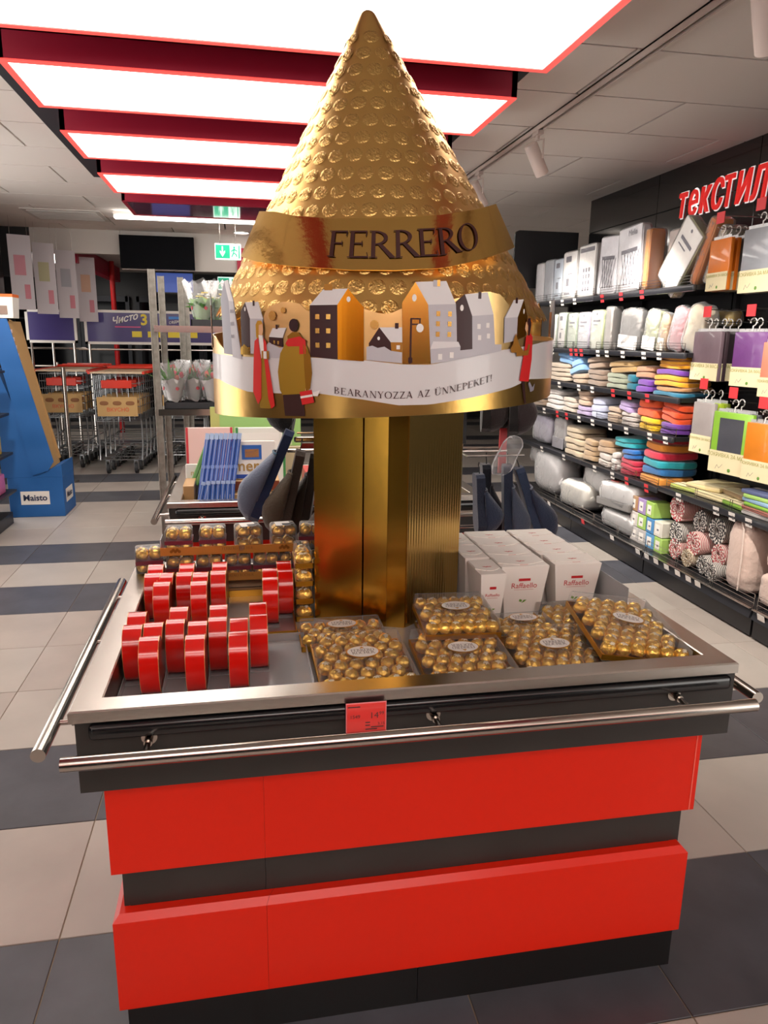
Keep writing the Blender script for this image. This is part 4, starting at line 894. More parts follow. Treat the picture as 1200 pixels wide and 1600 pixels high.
# ---- goods: local frame x = along the shelf (towards the viewer), -y = out into the aisle
RZ = rad(-90)
FAB = {}
def fab(col, sh=.3): 
    if col not in FAB: FAB[col] = M('cloth_'+col.strip('#'), col, .9, bump=(140, .35), var=(9, .12), sheen=sh)
    return FAB[col]
def glossf(col):
    k = 'g'+col
    if k not in FAB: FAB[k] = M('bagged_'+col.strip('#'), col, .35, bump=(16, .25), var=(8, .1), coat=.5)
    return FAB[k]
m_bag = clear('bag_film', '#ffffff', gloss=.3, rough=.12, bump=(9, .5), milk=.10); m_bag2 = clear('bag_film_thin', '#ffffff', gloss=.22, rough=.1, bump=(12, .4), milk=.05)
m_insert = M('insert_card', '#f4f1ee', .4, coat=.3); m_inkg = M('insert_ink', '#6f6d78', .6); m_kraft = M('insert_cream', '#dccfa8', .55)
def noise3(p, s, a): return Vector((sin(p.y*s+p.z*s*1.3)*a, sin(p.z*s*.9+p.x*s*1.1+1)*a, sin(p.x*s*1.2+p.y*s*.7+2)*a))
def bag_pack(label, Yc, z, w, h, d, body, edge=None, deco=None, X=2.835, lean=0., yaw=0., tone=None, group='bagged bed linen on the top shelf'):
    t = thing('linen_pack', label, 'textile pack', (X, Yc, z), RZ+rad(yaw), group); t.rotation_euler[1] = rad(lean)
    e = .004
    MB().sq((0, d/2, h/2), (w/2, d/2, h/2), .22, 20, 12).build('folded_linen', glossf(edge or body), t, smooth=True)
    f = MB().rbox(-w/2+.008, w/2-.008, -.006, .004, .008, h-.008, .003, seg=1).build('insert_card', m_insert if body is None else glossf(body), t)
    b = MB(); r_ = random.Random(label)
    if deco == 'lattice':
        for k in range(5):
            b.tube([(-w*.33+k*w*.14, -.0075, h*.12), (-w*.33+k*w*.14+w*.18, -.0075, h*.62)], .0022, 4); b.tube([(-w*.15+k*w*.12, -.0075, h*.12), (-w*.33+k*w*.12, -.0075, h*.62)], .0022, 4)
        b.box(-w*.34, w*.34, -.0075, -.0065, h*.60, h*.66)
    elif deco == 'icons':
        for k in range(3):
            for j in range(4): b.box(-w*.2+k*w*.16, -w*.2+k*w*.16+w*.09, -.0075, -.0065, h*.12+j*h*.12, h*.12+j*h*.12+h*.08)
        b.box(-w*.42, w*.42, -.0075, -.0065, h*.86, h*.94)
    elif deco == 'logo':
        b.box(-w*.28, w*.1, -.0075, -.0065, h*.78, h*.9); b.box(-w*.1, w*.25, -.0075, -.0065, h*.52, h*.54); b.box(-w*.2, 0, -.0075, -.0065, h*.28, h*.44); b.box(-w*.3, w*.1, -.0075, -.0065, h*.1, h*.14)
    elif deco == 'text':
        b.box(-w*.3, w*.3, -.0075, -.0065, h*.7, h*.75); b.box(-w*.3, w*.1, -.0075, -.0065, h*.62, h*.64); b.cyl((0, -.0075, h*.9), (0, -.0065, h*.9), .012, n=12)
    elif deco == 'speckle':
        for k in range(16): x = r_.uniform(-.4, .36)*w; zz = r_.uniform(.3, .92)*h; b.box(x, x+w*.06, -.0075, -.0065, zz, zz+h*.03)
    if b.v: b.build('print', m_inkg, f, off=None)
    MB().sq((0, d/2, h/2), (w/2+.006, d/2+.012, h/2+.004), .2, 20, 10).build('clear_bag', m_bag2, t, smooth=True)
    return t
bag_pack('crumpled clear linen pack at the far end of the top shelf', 7.0, 1.957, .17, .36, .07, '#dcdadc'); bag_pack('clear grey linen pack second from the far end of the top shelf', 6.78, 1.957, .2, .37, .07, '#b9bcc2', '#9aa3b0')
bag_pack('pale blue printed linen pack on the top shelf', 6.56, 1.957, .2, .36, .07, '#cfd9e4', '#a9c4de', 'logo')
bag_pack('white linen pack with square black emblem on the top shelf', 6.33, 1.957, .28, .40, .06, None, '#cdc8c6', 'logo'); bag_pack('white linen pack printed with rows of small icons on the top shelf', 6.0, 1.957, .31, .42, .06, None, '#c6c2c0', 'icons')
bag_pack('grey and white lattice linen pack, farther of the two on the top shelf', 5.64, 1.957, .30, .44, .06, '#e8e6ea', '#c9c7cd', 'lattice', lean=3)
g = bag_pack('grey and white lattice linen pack with a printed name on the top shelf', 5.29, 1.957, .34, .47, .07, '#ebe9ec', '#d2d0d4', 'lattice', lean=-3)
flat_text(g, sans('Melia', .06), (-.02, -.009, .40), (1, 0, 0), (0, 0, 1), m_inkg)
bag_pack('thin orange patterned linen pack on the top shelf', 5.06, 1.957, .06, .42, .12, '#c98a3a', '#c67a24'); bag_pack('pinkish linen pack standing behind the leaning one on the top shelf', 4.80, 1.957, .36, .40, .05, '#cfc3bd', '#b9a79c', 'text', X=2.95)
bag_pack('large white linen pack leaning to the right on the top shelf', 4.80, 1.965, .26, .47, .07, '#eeeae6', '#a09c7a', 'text', X=2.84, lean=0).rotation_euler = (rad(0), rad(40), RZ)
for o in [g]: pass
bag_pack('orange leafy linen pack leaning to the right on the top shelf', 4.52, 1.965, .07, .42, .12, '#c9762a', '#c9803a', 'speckle', X=2.87).rotation_euler = (0, rad(24), RZ)
bag_pack('pale linen pack with grey leaves leaning at the shelf end', 4.43, 1.965, .06, .36, .16, '#bcae98', '#a8a08e', 'speckle', X=2.9).rotation_euler = (0, rad(24), RZ)
G2 = 'bagged textiles on the second shelf'
for Yc, w, h, c, e, dc, lb in ((6.62, .15, .30, None, '#c5d0c0', 'logo', 'narrow white pack with black emblem at the far end of the second shelf'), (6.42, .15, .31, None, '#b8c8b0', 'logo', 'narrow white pack beside the far pair on the second shelf'), (6.2, .17, .30, '#d5ddcf', '#b9cbb0', 'text', 'pale green topped pack on the second shelf'),
        (5.98, .2, .30, '#dcdce0', '#c3b9d0', 'text', 'clear pack with lilac flowers on the second shelf'), (5.74, .2, .31, '#dde0d2', '#c9d49a', 'text', 'clear pack with green flowers on the second shelf'), (5.54, .1, .33, '#c9c5c0', '#b5b0aa', None, 'upright cream file of thin packs on the second shelf')):
    bag_pack(lb, Yc, 1.537, w, h, .08, c, e, dc, group=G2)
def soft_bag(label, Yc, z, w, h, d, col, X=2.86, lean=0., band=None, name='soft_bag', cat='textile pack', group=G2, yaw=0., e=.42, film=True):
    t = thing(name, label, cat, (X, Yc, z), RZ+rad(yaw), group); t.rotation_euler[1] = rad(lean)
    MB().sq((0, d/2, h/2), (w/2-.004, d/2-.004, h/2-.002), e, 24, 14, fn=lambda p: p+noise3(p, 33, .005)).build('filling', glossf(col), t, smooth=True)
    if band: MB().rbox(-w/2+.012, w/2-.012, -.007, .004, h*.02+.004, h*.36, .003, seg=1).build('paper_band', m_insert if band is True else glossf(band), t)
    if film: MB().sq((0, d/2, h/2), (w/2+.004, d/2+.006, h/2+.004), e*1.05, 24, 14, fn=lambda p: p+noise3(p, 47, .0055)).build('clear_bag', m_bag, t, smooth=True)
    return t
soft_bag('black and white ornament towel bag on the second shelf', 5.28, 1.537, .30, .31, .09, '#8f8b88', band=True, lean=4); soft_bag('pale green towel bag on the second shelf', 4.98, 1.537, .19, .29, .1, '#c3c9a0', band=True, lean=5)
soft_bag('sand coloured towel bag squeezed beside the pink one', 4.82, 1.537, .10, .26, .1, '#d9b884', lean=6, band='#d8cdbd'); soft_bag('dusty pink towel bag leaning on the second shelf', 4.67, 1.537, .18, .30, .12, '#d08c94', lean=12)
soft_bag('cream towel bag leaning at the near end of the second shelf', 4.50, 1.539, .20, .31, .12, '#ddd0b8', lean=16); soft_bag('mustard yellow towel bag at the back of the second shelf end', 4.50, 1.70, .17, .11, .12, '#b89a2a', X=3.08)
def towel(label, Y0_, Y1_, z, h, col, d=.26, X=2.825, n=3, roll=0., yaw=0., group='folded towels on the shelves', tilt=0., cols=None):
    t = thing('folded_towel', label, 'towel', (X, (Y0_+Y1_)/2, z), RZ+rad(yaw), group); w = Y1_-Y0_; t.rotation_euler[1] = rad(tilt)
    r_ = random.Random(label); hh = h/n
    for k in range(n):
        o = r_.uniform(-.008, .008); ph = r_.uniform(0, 6)
        def fn(p, ph=ph): return p+Vector((sin(p.z*60+p.y*14+ph)*.002, sin(p.x*22+ph)*.005, (sin(p.x*17+ph)+sin(p.y*23+ph*2))*.0035))
        MB().sq((o, d/2+r_.uniform(0, .012), hh*(k+.5)), (w/2-r_.uniform(0, .012), d/2, hh*.53), .38, 24, 10, fn=fn).build('fold', fab(cols[k] if cols else col), t, smooth=True)
    return t
T3 = 1.247
towel('light blue towel heap on the third shelf, upper one', 6.05, 6.5, 1.40, .10, '#6f9fd0', n=2, tilt=6); towel('light blue towel rolled forward on the third shelf', 5.92, 6.16, 1.33, .12, '#7fa8d4', n=2, tilt=-14, X=2.81)
towel('beige folded towel pile under the light blue ones', 6.2, 6.7, T3, .155, '#b7a795', n=4); towel('taupe folded towel pile beside the beige one', 5.90, 6.17, T3, .085, '#a8937f', n=2)
towel('grey brown striped rolled towel on the third shelf', 5.56, 5.88, 1.385, .095, '#8a7564', n=2, tilt=-5); towel('dark taupe towel pile under the rolled one', 5.56, 5.88, T3, .135, '#7d6a5c', n=3)
towel('tan towel lying across the sage pile', 5.06, 5.52, 1.37, .09, '#a3824f', n=2, tilt=-3); towel('sage green towel pile on the third shelf', 5.22, 5.54, T3, .12, '#8f9582', n=3); towel('teal towel at the shelf edge between sage and purple', 5.08, 5.21, T3, .115, '#12657a', n=2)
towel('rose brown towel on top of the purple one', 4.85, 5.09, 1.345, .085, '#b08468', n=2); towel('purple towel under the rose brown one', 4.85, 5.08, T3, .095, '#6d3a9a', n=2)
towel('amber yellow towel on top of the near pile of the third shelf', 4.46, 4.82, 1.425, .085, '#e09a12', n=3); towel('purple towel sandwiched between amber ones', 4.48, 4.82, 1.385, .04, '#6a3596', n=1); towel('amber yellow towel in the middle of the near pile', 4.46, 4.84, 1.31, .075, '#dd9a1e', n=2); towel('tan and teal towels at the bottom of the near pile', 4.45, 4.84, T3, .062, '#a8794e', n=2, cols=['#1b6a88', '#a8794e'])
T4 = .987
towel('white folded towels at the far end of the fourth shelf', 6.35, 6.7, T4, .17, '#cfcac6', n=4); towel('cream folded towels on the fourth shelf', 6.06, 6.32, T4, .13, '#bdb1a4', n=3); towel('brown grey crumpled cloths at the far end of the fourth shelf', 6.72, 7.08, T4, .10, '#84705f', n=3)
towel('pinkish beige towel pile on the fourth shelf', 5.78, 6.03, 1.07, .13, '#b79c86', n=3); towel('lilac towel below the pinkish beige pile', 5.78, 6.03, T4, .08, '#a292b4', n=2); towel('pale blue lilac towel pile on the fourth shelf', 5.5, 5.75, T4, .17, '#a9aec4', n=3); towel('beige towel pile with lilac towel on the fourth shelf', 5.26, 5.47, T4, .12, '#b09a86', n=3)
towel('lilac towel draped beside the orange towels', 5.06, 5.3, 1.09, .08, '#a893c0', n=2, tilt=4); towel('white and grey towel pile under the lilac towel', 5.02, 5.25, T4, .10, '#c0b6b0', n=3)
towel('bright orange towel heap on the fourth shelf', 4.72, 5.02, 1.08, .13, '#e0521e', n=2); towel('bright yellow towel pair under the orange heap', 4.73, 4.99, T4, .09, '#e3b414', n=2); towel('orange red towel with a cord hanging over the shelf end', 4.46, 4.70, 1.07, .14, '#dc4a18', n=3, tilt=8); towel('purple towel under the orange red one', 4.46, 4.70, T4, .085, '#5e2a86', n=2)
T5 = .622
soft_bag('bag of lilac pillows at the far end of the fifth shelf', 6.85, T5, .45, .27, .2, '#b9b3c6', group='bagged pillows', name='pillow_bag'); soft_bag('clear bag with grey label beside the lilac pillows', 6.4, T5, .26, .30, .12, '#c2bdbd', group='bagged pillows', name='pillow_bag', band='#8d8b92')
towel('cream towel stack on the fifth shelf, broad one', 5.86, 6.24, T5, .25, '#b7a68c', n=5); towel('sand towel stack on the fifth shelf', 5.62, 5.84, T5, .18, '#a58a6a', n=4); towel('beige towel stack topped with tan on the fifth shelf', 5.34, 5.58, T5, .21, '#b6a08a', n=4, cols=['#c4b9b0', '#b9b0a8', '#a98f74', '#a0815f']); towel('white towel stack behind the wire on the fifth shelf', 5.24, 5.33, T5, .14, '#c9c4bf', n=3)
towel('turquoise towel thrown over the blue one', 4.94, 5.34, .815, .08, '#12a0aa', n=2, tilt=-4); towel('bright blue towel under the turquoise one', 4.93, 5.18, .745, .07, '#1464b0', n=2, tilt=-6); towel('crimson towel pile on the fifth shelf', 4.93, 5.22, T5, .12, '#b41d3c', n=3)
for k, (c, nm) in enumerate((('#d58a34', 'ochre'), ('#1a5f98', 'deep blue'), ('#0f8f9c', 'turquoise'), ('#c01a3c', 'crimson'), ('#d8862a', 'orange'), ('#a81432', 'dark red'))):
    towel('%s folded towel, %s of the neat pile at the shelf end' % (nm, ('lowest', 'second', 'third', 'fourth', 'fifth', 'topmost')[k]), 4.59, 4.90, T5+.058*k, .057, c, n=1, d=.3, group='neat pile of bright towels')
# bottom shelf
TB = .167
soft_bag('big round bag of white pillows at the far end of the bottom shelf', 6.6, TB, .62, .44, .34, '#e6e4e4', X=2.80, group='bagged pillows', name='pillow_bag', e=.62); soft_bag('small clear bag crammed behind the big pillow bag', 6.98, .40, .24, .19, .2, '#c9c6c6', group='bagged pillows', name='pillow_bag', e=.6)
soft_bag('cream rolled duvet in a clear bag on the bottom shelf', 5.95, TB, .52, .24, .34, '#ece8de', X=2.80, group='bagged pillows', name='pillow_bag', lean=-3); soft_bag('white rolled duvet behind the cream one', 5.72, .36, .5, .2, .25, '#efeceA', X=2.9, group='bagged pillows', name='pillow_bag', lean=4)
t = soft_bag('white pillow with grey side and red stripe in a clear bag', 5.16, .33, .58, .22, .33, '#f0eeec', X=2.79, group='bagged pillows', name='pillow_bag', lean=-4); MB().rbox(-.26, .26, -.004, .02, .015, .075, .008).build('grey_side', fab('#6b6866'), t); MB().rbox(-.1, .02, .03, .2, .213, .223, .003, seg=1).build('red_stripe', glossf('#c8655a'), t)
soft_bag('crumpled clear bag under the grey sided pillow', 5.12, TB, .56, .155, .3, '#d0cecd', X=2.80, group='bagged pillows', name='pillow_bag')
# little boxed candles
def gift_cube(label, Yc, z, col, s=.105, X=2.82):
    t = thing('candle_box', label, 'box', (X, Yc, z), RZ+rad(random.uniform(-4, 4)), 'small coloured boxes on the bottom shelf')
    MB().rbox(-s/2, s/2, 0, s*1.25, 0, s, .004).build('box', glossf(col), t)
    lb_ = MB().box(-s*.3, s*.22, -.0012, 0, s*.18, s*.78).build('label', m_lab, t); MB().box(-s*.1, s*.12, -.002, -.0013, s*.4, s*.52).build('mark', m_inkg, lb_)
for Yc, r, c, lb in ((4.86, 0, '#c9c5c2', 'clear'), (4.755, 0, '#b9b6b4', 'grey'), (4.645, 0, '#5f9ccc', 'light blue'), (4.535, 0, '#a9cf6a', 'lime green')): gift_cube(lb+' candle box in the lowest row', Yc, TB, c)
for Yc, c, lb in ((4.88, '#d2ccc8', 'whitish'), (4.775, '#a3c968', 'green'), (4.66, '#4f8fc6', 'blue'), (4.55, '#dcd9cc', 'white')): gift_cube(lb+' candle box in the second row', Yc, TB+.11, c)
for Yc, c, lb in ((4.90, '#b08a66', 'brown'), (4.79, '#a892c4', 'lilac'), (4.68, '#a6cc66', 'green')): gift_cube(lb+' candle box in the third row', Yc, TB+.22, c, .11)
# rolled striped mats, ends towards the aisle
def roll_mesh(name, key, ca, cb, R_=.082, L=.26, turns=4.5):
    b = MB(); n = int(turns*27); th = (R_-.012)/turns*.80; A = []
    for i in range(n+1):
        a = 2*pi*turns*i/n; ri = .012+(R_-.012-th)*i/n; A.append((a, ri))
    for i in range(n):
        (a0, r0), (a1, r1) = A[i], A[i+1]; c = (i % 2)
        P = lambda a, r, y: (r*cos(a), y, r*sin(a)); rag = .006*((i*7) % 5)/5
        v = [P(a0, r0, rag), P(a1, r1, rag), P(a1, r1+th, rag), P(a0, r0+th, rag), P(a0, r0, L), P(a1, r1, L), P(a1, r1+th, L), P(a0, r0+th, L)]
        b.add(v, [(0, 1, 2, 3)], 1+c); b.add(v, [(4, 7, 6, 5)], 1+c)
        b.add(v, [(3, 2, 6, 7), (0, 4, 5, 1)], 0)
        if i == n-1: b.add(v, [(1, 5, 6, 2)], 0)
    return b.mesh(name, [striped('stripe_'+key, ca, cb, 26, 'Y'), M('rolla_'+key, ca, .9), M('rollb_'+key, cb, .9)], fix=False)
RM = {'red': roll_mesh('rolled_mat', 'red', '#b04a50', '#ddd2c8'), 'black': roll_mesh('rolled_mat', 'black', '#2f2e33', '#d8d2ca'), 'sand': roll_mesh('rolled_mat', 'sand', '#9a8468', '#d6c9b4')}
for Yc, z, k, s, X, lb in ((4.38, .52, 'red', 1.12, 2.84, 'red and white striped rolled mat on top of the pile'), (4.37, .345, 'black', .98, 2.84, 'black and white rolled mat left in the pile under the red one'), (4.18, .475, 'black', .95, 2.88, 'black and white rolled mat second in the upper row'), (3.985, .465, 'black', 1.1, 2.87, 'black and white rolled mat right in the upper row'),
        (4.36, .20+.045, 'red', .9, 2.84, 'red and white rolled mat at the bottom left of the pile'), (4.15, .335, 'red', 1.0, 2.83, 'red and white rolled mat in the middle of the pile'), (4.19, .232, 'sand', .78, 2.82, 'sand and white rolled mat at the bottom of the pile'), (3.93, .325, 'red', .9, 2.86, 'red and white rolled mat next to the quilted roll'), (4.03, .232, 'black', .78, 2.83, 'black and white rolled mat at the bottom right'), (3.90, .228, 'black', .72, 2.80, 'black and white rolled mat lowest beside the quilted roll')):
    o = link('rolled_mat', RM[k], None, (X, Yc, z), (0, rad(random.uniform(0, 300)), RZ)); o.scale = (s, 1, s); tag(o, lb, 'rolled mat', 'striped rolled mats on the bottom shelf')
def quilt(label, Yc, w, h, z=TB, X=2.81, d=.3):
    t = thing('quilted_roll', label, 'bedspread', (X, Yc, z), RZ, 'pink beige quilted rolls')
    b = MB()
    b.sq((0, d/2, h/2), (w/2, d/2, h/2), .45, 28, 26, fn=lambda p: p+Vector((0, 0, 0))+Vector((sin(p.z*70)*.004, -abs(sin(p.z*45))*.006, 0)))
    b.build('quilt', M('quilt_pink', '#c9b2a6', .85, bump=(35, .5), sheen=.3), t, smooth=True)
    MB().tube([(w*.28, -.008, .03), (w*.30, -.010, h*.5), (w*.22, -.004, h*.9), (0, .01, h-.004)], .005, 6).build('piping', fab('#d8c6bb'), t, smooth=True)
quilt('tall pink beige quilted roll beside the striped mats', 3.70, .22, .44); quilt('lower pink beige quilted roll at the picture edge', 3.36, .30, .20); quilt('upper pink beige quilted roll at the picture edge', 3.34, .28, .26, TB+.20); quilt('farther pink beige quilted roll outside the edge', 3.02, .3, .42)
# packs lying on the shelf under the hooks
for k, (Yc, X, c, lb, dz, yaw) in enumerate(((4.36, 2.86, '#b9c46a', 'flat yellow green tablecloth pack on the lower shelf', 0, 10), (4.10, 2.86, '#e0d2a4', 'flat cream tablecloth pack on the lower shelf', 0, 4), (4.22, 2.9, '#dccb98', 'flat cream tablecloth pack on top of the other flat ones', .034, 18), (3.84, 2.86, '#8fbf4a', 'flat green striped pack on the lower shelf', 0, -5), (4.0, 2.95, '#8a7358', 'flat brown pack at the back of the lower shelf', .034, -8))):
    t = thing('flat_pack', lb, 'textile pack', (X, Yc, .642+dz), RZ+rad(yaw), 'flat packs on the lower shelf')
    MB().rbox(-.13, .13, 0, .3, 0, .03, .008).build('cloth', glossf(c), t, smooth=True); MB().box(-.12, .12, .004, .11, .0302, .032).build('insert_card', m_kraft, t)
for k in range(6):
    t = thing('cloth_napkin_pack', '%s striped napkin pack in the pile at the picture edge' % ('white', 'red', 'green', 'blue', 'pale green', 'navy')[k], 'textile pack', (2.83, 3.60+.02*(k % 2), .642+.024*k), RZ+rad(random.uniform(-5, 5)), 'striped napkin packs')
    MB().rbox(-.12, .12, 0, .22, 0, .023, .006).build('cloth', glossf(('#cfcac6', '#b9776a', '#8fc24a', '#8fb0cc', '#a5cc70', '#5a6488')[k]), t, smooth=True); MB().rbox(-.122, .122, .08, .12, -.0002, .0236, .005).build('stripe', glossf('#d8d4d0'), t, smooth=True)
# hanging tablecloth packs on hooks
m_hang = M('hanger_white', '#e0dcd8', .35); m_greenmark = M('leaf_mark', '#5f8a3a', .5)
def hang_pack(label, Yc, zt, w, h, col, X, col2=None, card=.36, th=.026):
    t = thing('tablecloth_pack', label, 'textile pack', (X, Yc, zt-h), RZ+rad(random.uniform(-5, 9)), 'hanging tablecloth packs')
    MB().rbox(-w/2, w/2, 0, th, 0, h, .006, seg=2).build('folded_cloth', glossf(col), t, smooth=True)
    if col2: MB().rbox(-w*.32, w*.30, -.002, .002, h*card, h*.9, .001, seg=1).build('contrast_panel', glossf(col2), t)
    c = MB().box(-w/2+.001, w/2-.001, -.0035, -.0005, .002, h*card).build('insert_card', m_kraft, t)
    P = sans('ПОКРИВКА ЗА МАСА', w*.105, 'CENTER'); b = MB(); b.polys(P, lambda x, y: Vector((x, -.0043, h*card*.74+y))); b.build('lettering', M('card_ink', '#8a8a3a', .6), c, fix=False)
    b = MB(); b.tube([(-w*.3, -.004, h*.06), (-w*.26, -.004, h*.13), (-w*.2, -.004, h*.08), (-w*.12, -.004, h*.15)], .001, 4); b.build('line_drawing', m_inkg, c)
    MB().sq((w*.06, -.004, h*.07), (w*.04, .002, h*.03), .9, 10, 6).build('pear_mark', m_greenmark, c)
    b = MB(); b.box(-w*.42, w*.42, th*.3, th*.4, h, h+.018); b.build('bag_header', m_bag2, t)
    b = MB(); b.tube([Vector((0, th*.35, h+.005)), (0, th*.35, h+.03)]+[(.022*sin(a), th*.35, h+.055-.022*cos(a)) for a in [i*.5 for i in range(0, 11)]], .0035, 6); b.build('hanger_loop', m_hang, t, smooth=True)
    return t
rows = [
  (2.21, .30, .22, 4.24, [('#d8741a', None, 'orange'), ('#c8660f', None, 'darker orange'), ('#6b6660', None, 'grey'), ('#7a5a48', None, 'brown')], 'at the left of the upper hook row'),
  (2.23, .35, .27, 3.885, [('#8f9298', None, 'silver grey'), ('#8a7a72', None, 'taupe')], 'at the right of the upper hook row'),
  (1.67, .30, .29, 4.27, [('#6a5860', None, 'plum grey'), ('#382a30', None, 'near black'), ('#2c2428', None, 'black'), ('#a89878', None, 'beige'), ('#8a9a3a', None, 'olive green')], 'at the left of the middle hook row'),
  (1.665, .31, .24, 3.86, [('#6a3a78', None, 'violet'), ('#8f7a74', None, 'mauve brown')], 'in the middle hook row'), (1.61, .30, .2, 3.64, [('#d98a70', None, 'peach')], 'at the right of the middle hook row'),
  (1.235, .32, .20, 4.225, [('#9a9290', None, 'pale grey'), ('#a4bc2e', None, 'lime green'), ('#93a82a', None, 'moss green')], 'at the left of the lower hook row'),
  (1.20, .37, .31, 3.93, [('#86b83a', '#43444c', 'green bordered charcoal'), ('#4a4a4e', None, 'charcoal')], 'in the middle of the lower hook row'), (1.165, .33, .24, 3.66, [('#d07a1e', None, 'bright orange'), ('#d8c8a0', None, 'cream')], 'at the right of the lower hook row')]
for zt, h, w, Yc, L_, pl in rows:
    hk = thing('display_hook', 'wire display hook '+pl.replace('row', 'row of packs'), 'hook', (3.235, Yc, zt+.08), world=True, group='wire display hooks')
    for dy in (-.02, .02): MB().tube([(3.233, Yc+dy, zt+.0585), (2.86, Yc+dy, zt+.0585), (2.835, Yc+dy, zt+.068)], .003, 5).build('prong', m_wire, hk)
    MB().box(3.225, 3.235, Yc-.04, Yc+.04, zt+.03, zt+.09).build('back_plate', m_shelf, hk)
    MB().tube([(3.233, Yc, zt+.13), (2.83, Yc, zt+.13)], .003, 5).build('ticket_arm', m_wire, hk); MB().box(2.826, 2.83, Yc-.045, Yc+.03, zt+.085, zt+.15).build('red_ticket', m_tagr, hk)
    for k, (c, c2, nm) in enumerate(L_): hang_pack('%s tablecloth pack %s' % (nm, pl), Yc+.012*(k % 2), zt, w, h, c, 2.85+.05*k, c2)
# ================================================================== goods on the second counter
D2 = 1.9
def sweets(label, loc, w, d, h, body, rot=(0, 0, 0), faces=(), name='sweets_box', cat='chocolate box', group='chocolate boxes on the rear counter'):
    t = thing(name, label, cat, loc, 0, group); t.rotation_euler = tuple(rad(a) for a in rot)
    MB().rbox(-w/2, w/2, 0, d, 0, h, .0025, seg=1).build('carton', body if not isinstance(body, str) else M('box_'+body.strip('#'), body, .4, coat=.3), t)
    for it in faces:
        if it[0] == 'rect': _, nm, x0, x1, z0, z1, c = it; MB().box(x0, x1, -.0016, -.0002, z0, z1).build(nm, M('box_'+c.strip('#'), c, .4, coat=.3), t)
        else: _, s, sz, x, z, c = it; flat_text(t, sans(s, sz, 'CENTER', bold=sz*.012), (x, -.0022, z), (1, 0, 0), (0, 0, 1), M('box_'+c.strip('#'), c, .4, coat=.3))
    return t
zb2 = WF
# blue slim packs fanned out
for k in range(8):
    sweets('slim blue chocolate pack, %s in the leaning fan' % ('first', 'second', 'third', 'fourth', 'fifth', 'sixth', 'seventh', 'eighth')[k], (-.215+.0215*k, 3.56, zb2+.06), .0195, .17, .30, '#2f57a8', (-12, 9, 0), (('rect', 'top_band', -.0097, .0097, .27, .30, '#9fb8dd'), ('rect', 'stripe', -.0012, .0012, .0, .27, '#a9bfe6'), ('rect', 'mid_band', -.0097, .0097, .13, .145, '#6f8cc8')), name='slim_blue_pack', group='slim blue packs fanned on the rear counter')
for k in range(8):
    sweets('slim blue chocolate pack, %s in the low front row' % ('first', 'second', 'third', 'fourth', 'fifth', 'sixth', 'seventh', 'eighth')[k], (-.225+.0225*k, 3.415, zb2), .020, .11, .155, '#3560b0', (-10, 14 if k < 2 else 5, 0), (('rect', 'top_band', -.0098, .0098, .14, .155, '#a3bbe2'), ('rect', 'stripe', -.0012, .0012, .0, .14, '#b5c8ea')), name='slim_blue_pack', group='slim blue packs fanned on the rear counter')
for k in range(3):
    sweets('slim green pack leaning behind the blue fan, %s one' % ('left', 'middle', 'right')[k], (-.262+.022*k, 3.72, zb2+.08), .019, .17, .27, ('#5d9a3c', '#6fa548', '#5d9a3c')[k], (-12, 22, 0), (('rect', 'top_band', -.0095, .0095, .24, .27, '#d8e4c8'),), name='slim_green_pack', group='slim green packs on the rear counter')
sweets('large white chocolate box with a picture of pralines and blue base', (.043, 3.62, zb2+.125), .21, .03, .185, '#ece6df', (-6, 0, 0), (('rect', 'blue_base', -.104, .104, .003, .022, '#1f4aa8'), ('rect', 'picture', -.055, .04, .095, .165, '#2c62b0'), ('rect', 'pralines', -.04, .027, .105, .145, '#c98a4c'), ('text', 'merci', .075, -.01, .04, '#b08a48')))
sweets('brown chocolate box with cream name, upper of two under the white one', (.05, 3.60, zb2+.066), .23, .2, .055, '#c9a06a', (0, 0, 0), (('rect', 'brown_panel', -.1, .114, .006, .05, '#7c3a22'), ('text', 'merci', .034, .04, .016, '#e8d9c0')))
sweets('brown chocolate box with cream name, lower of two under the white one', (.055, 3.56, zb2), .23, .22, .062, '#c39a66', (0, 0, 0), (('rect', 'brown_panel', -.08, .114, .006, .058, '#7a3a24'), ('text', 'merci', .04, .05, .016, '#e8d9c0')))
sweets('plain kraft box at the left edge of the rear counter', (-.262, 3.50, zb2), .05, .2, .12, '#b98e58', (0, 0, 0), (('rect', 'green_band', -.024, .024, .005, .03, '#4f8a3a'),))
sweets('white and green chocolate box behind the kraft box', (-.225, 3.75, zb2+.09), .13, .03, .09, '#e6dfd4', (-6, 0, 0), (('rect', 'green_line', -.064, .064, .004, .01, '#4a8a3c'), ('text', 'merci', .036, .0, .035, '#c8a878')))
sweets('stack base carton under the white and green box', (-.22, 3.78, zb2), .14, .2, .088, '#d9d0c2')
sweets('pale pink chocolate box standing at the back of the rear counter', (-.185, 4.10, zb2+.02), .25, .04, .30, '#e8c2bd', (-5, 0, 0), (('rect', 'red_edge', -.124, -.112, .0, .3, '#c8323c'), ('rect', 'red_edge', .112, .124, .0, .3, '#c8323c'), ('rect', 'picture', -.05, .03, .05, .15, '#d8a890')))
sweets('white chocolate box with green border at the back of the rear counter', (.09, 4.08, zb2+.02), .27, .04, .30, '#e4e4dc', (-5, 0, 0), (('rect', 'green_edge', -.134, -.120, .0, .3, '#3f8a4a'), ('rect', 'green_edge', .120, .134, .0, .3, '#3f8a4a'), ('rect', 'pale_panel', -.1, .1, .06, .27, '#eceae4')))
sweets('tall light green display card at the very back of the rear counter', (.07, 4.22, zb2+.2), .50, .02, .22, '#9cc878', (0, 0, 0), (('rect', 'yellow_edge', -.25, -.2, .0, .22, '#b8bc70'), ('rect', 'pale_panel', -.12, .2, .005, .11, '#c8dcb0')), name='display_card', cat='card')
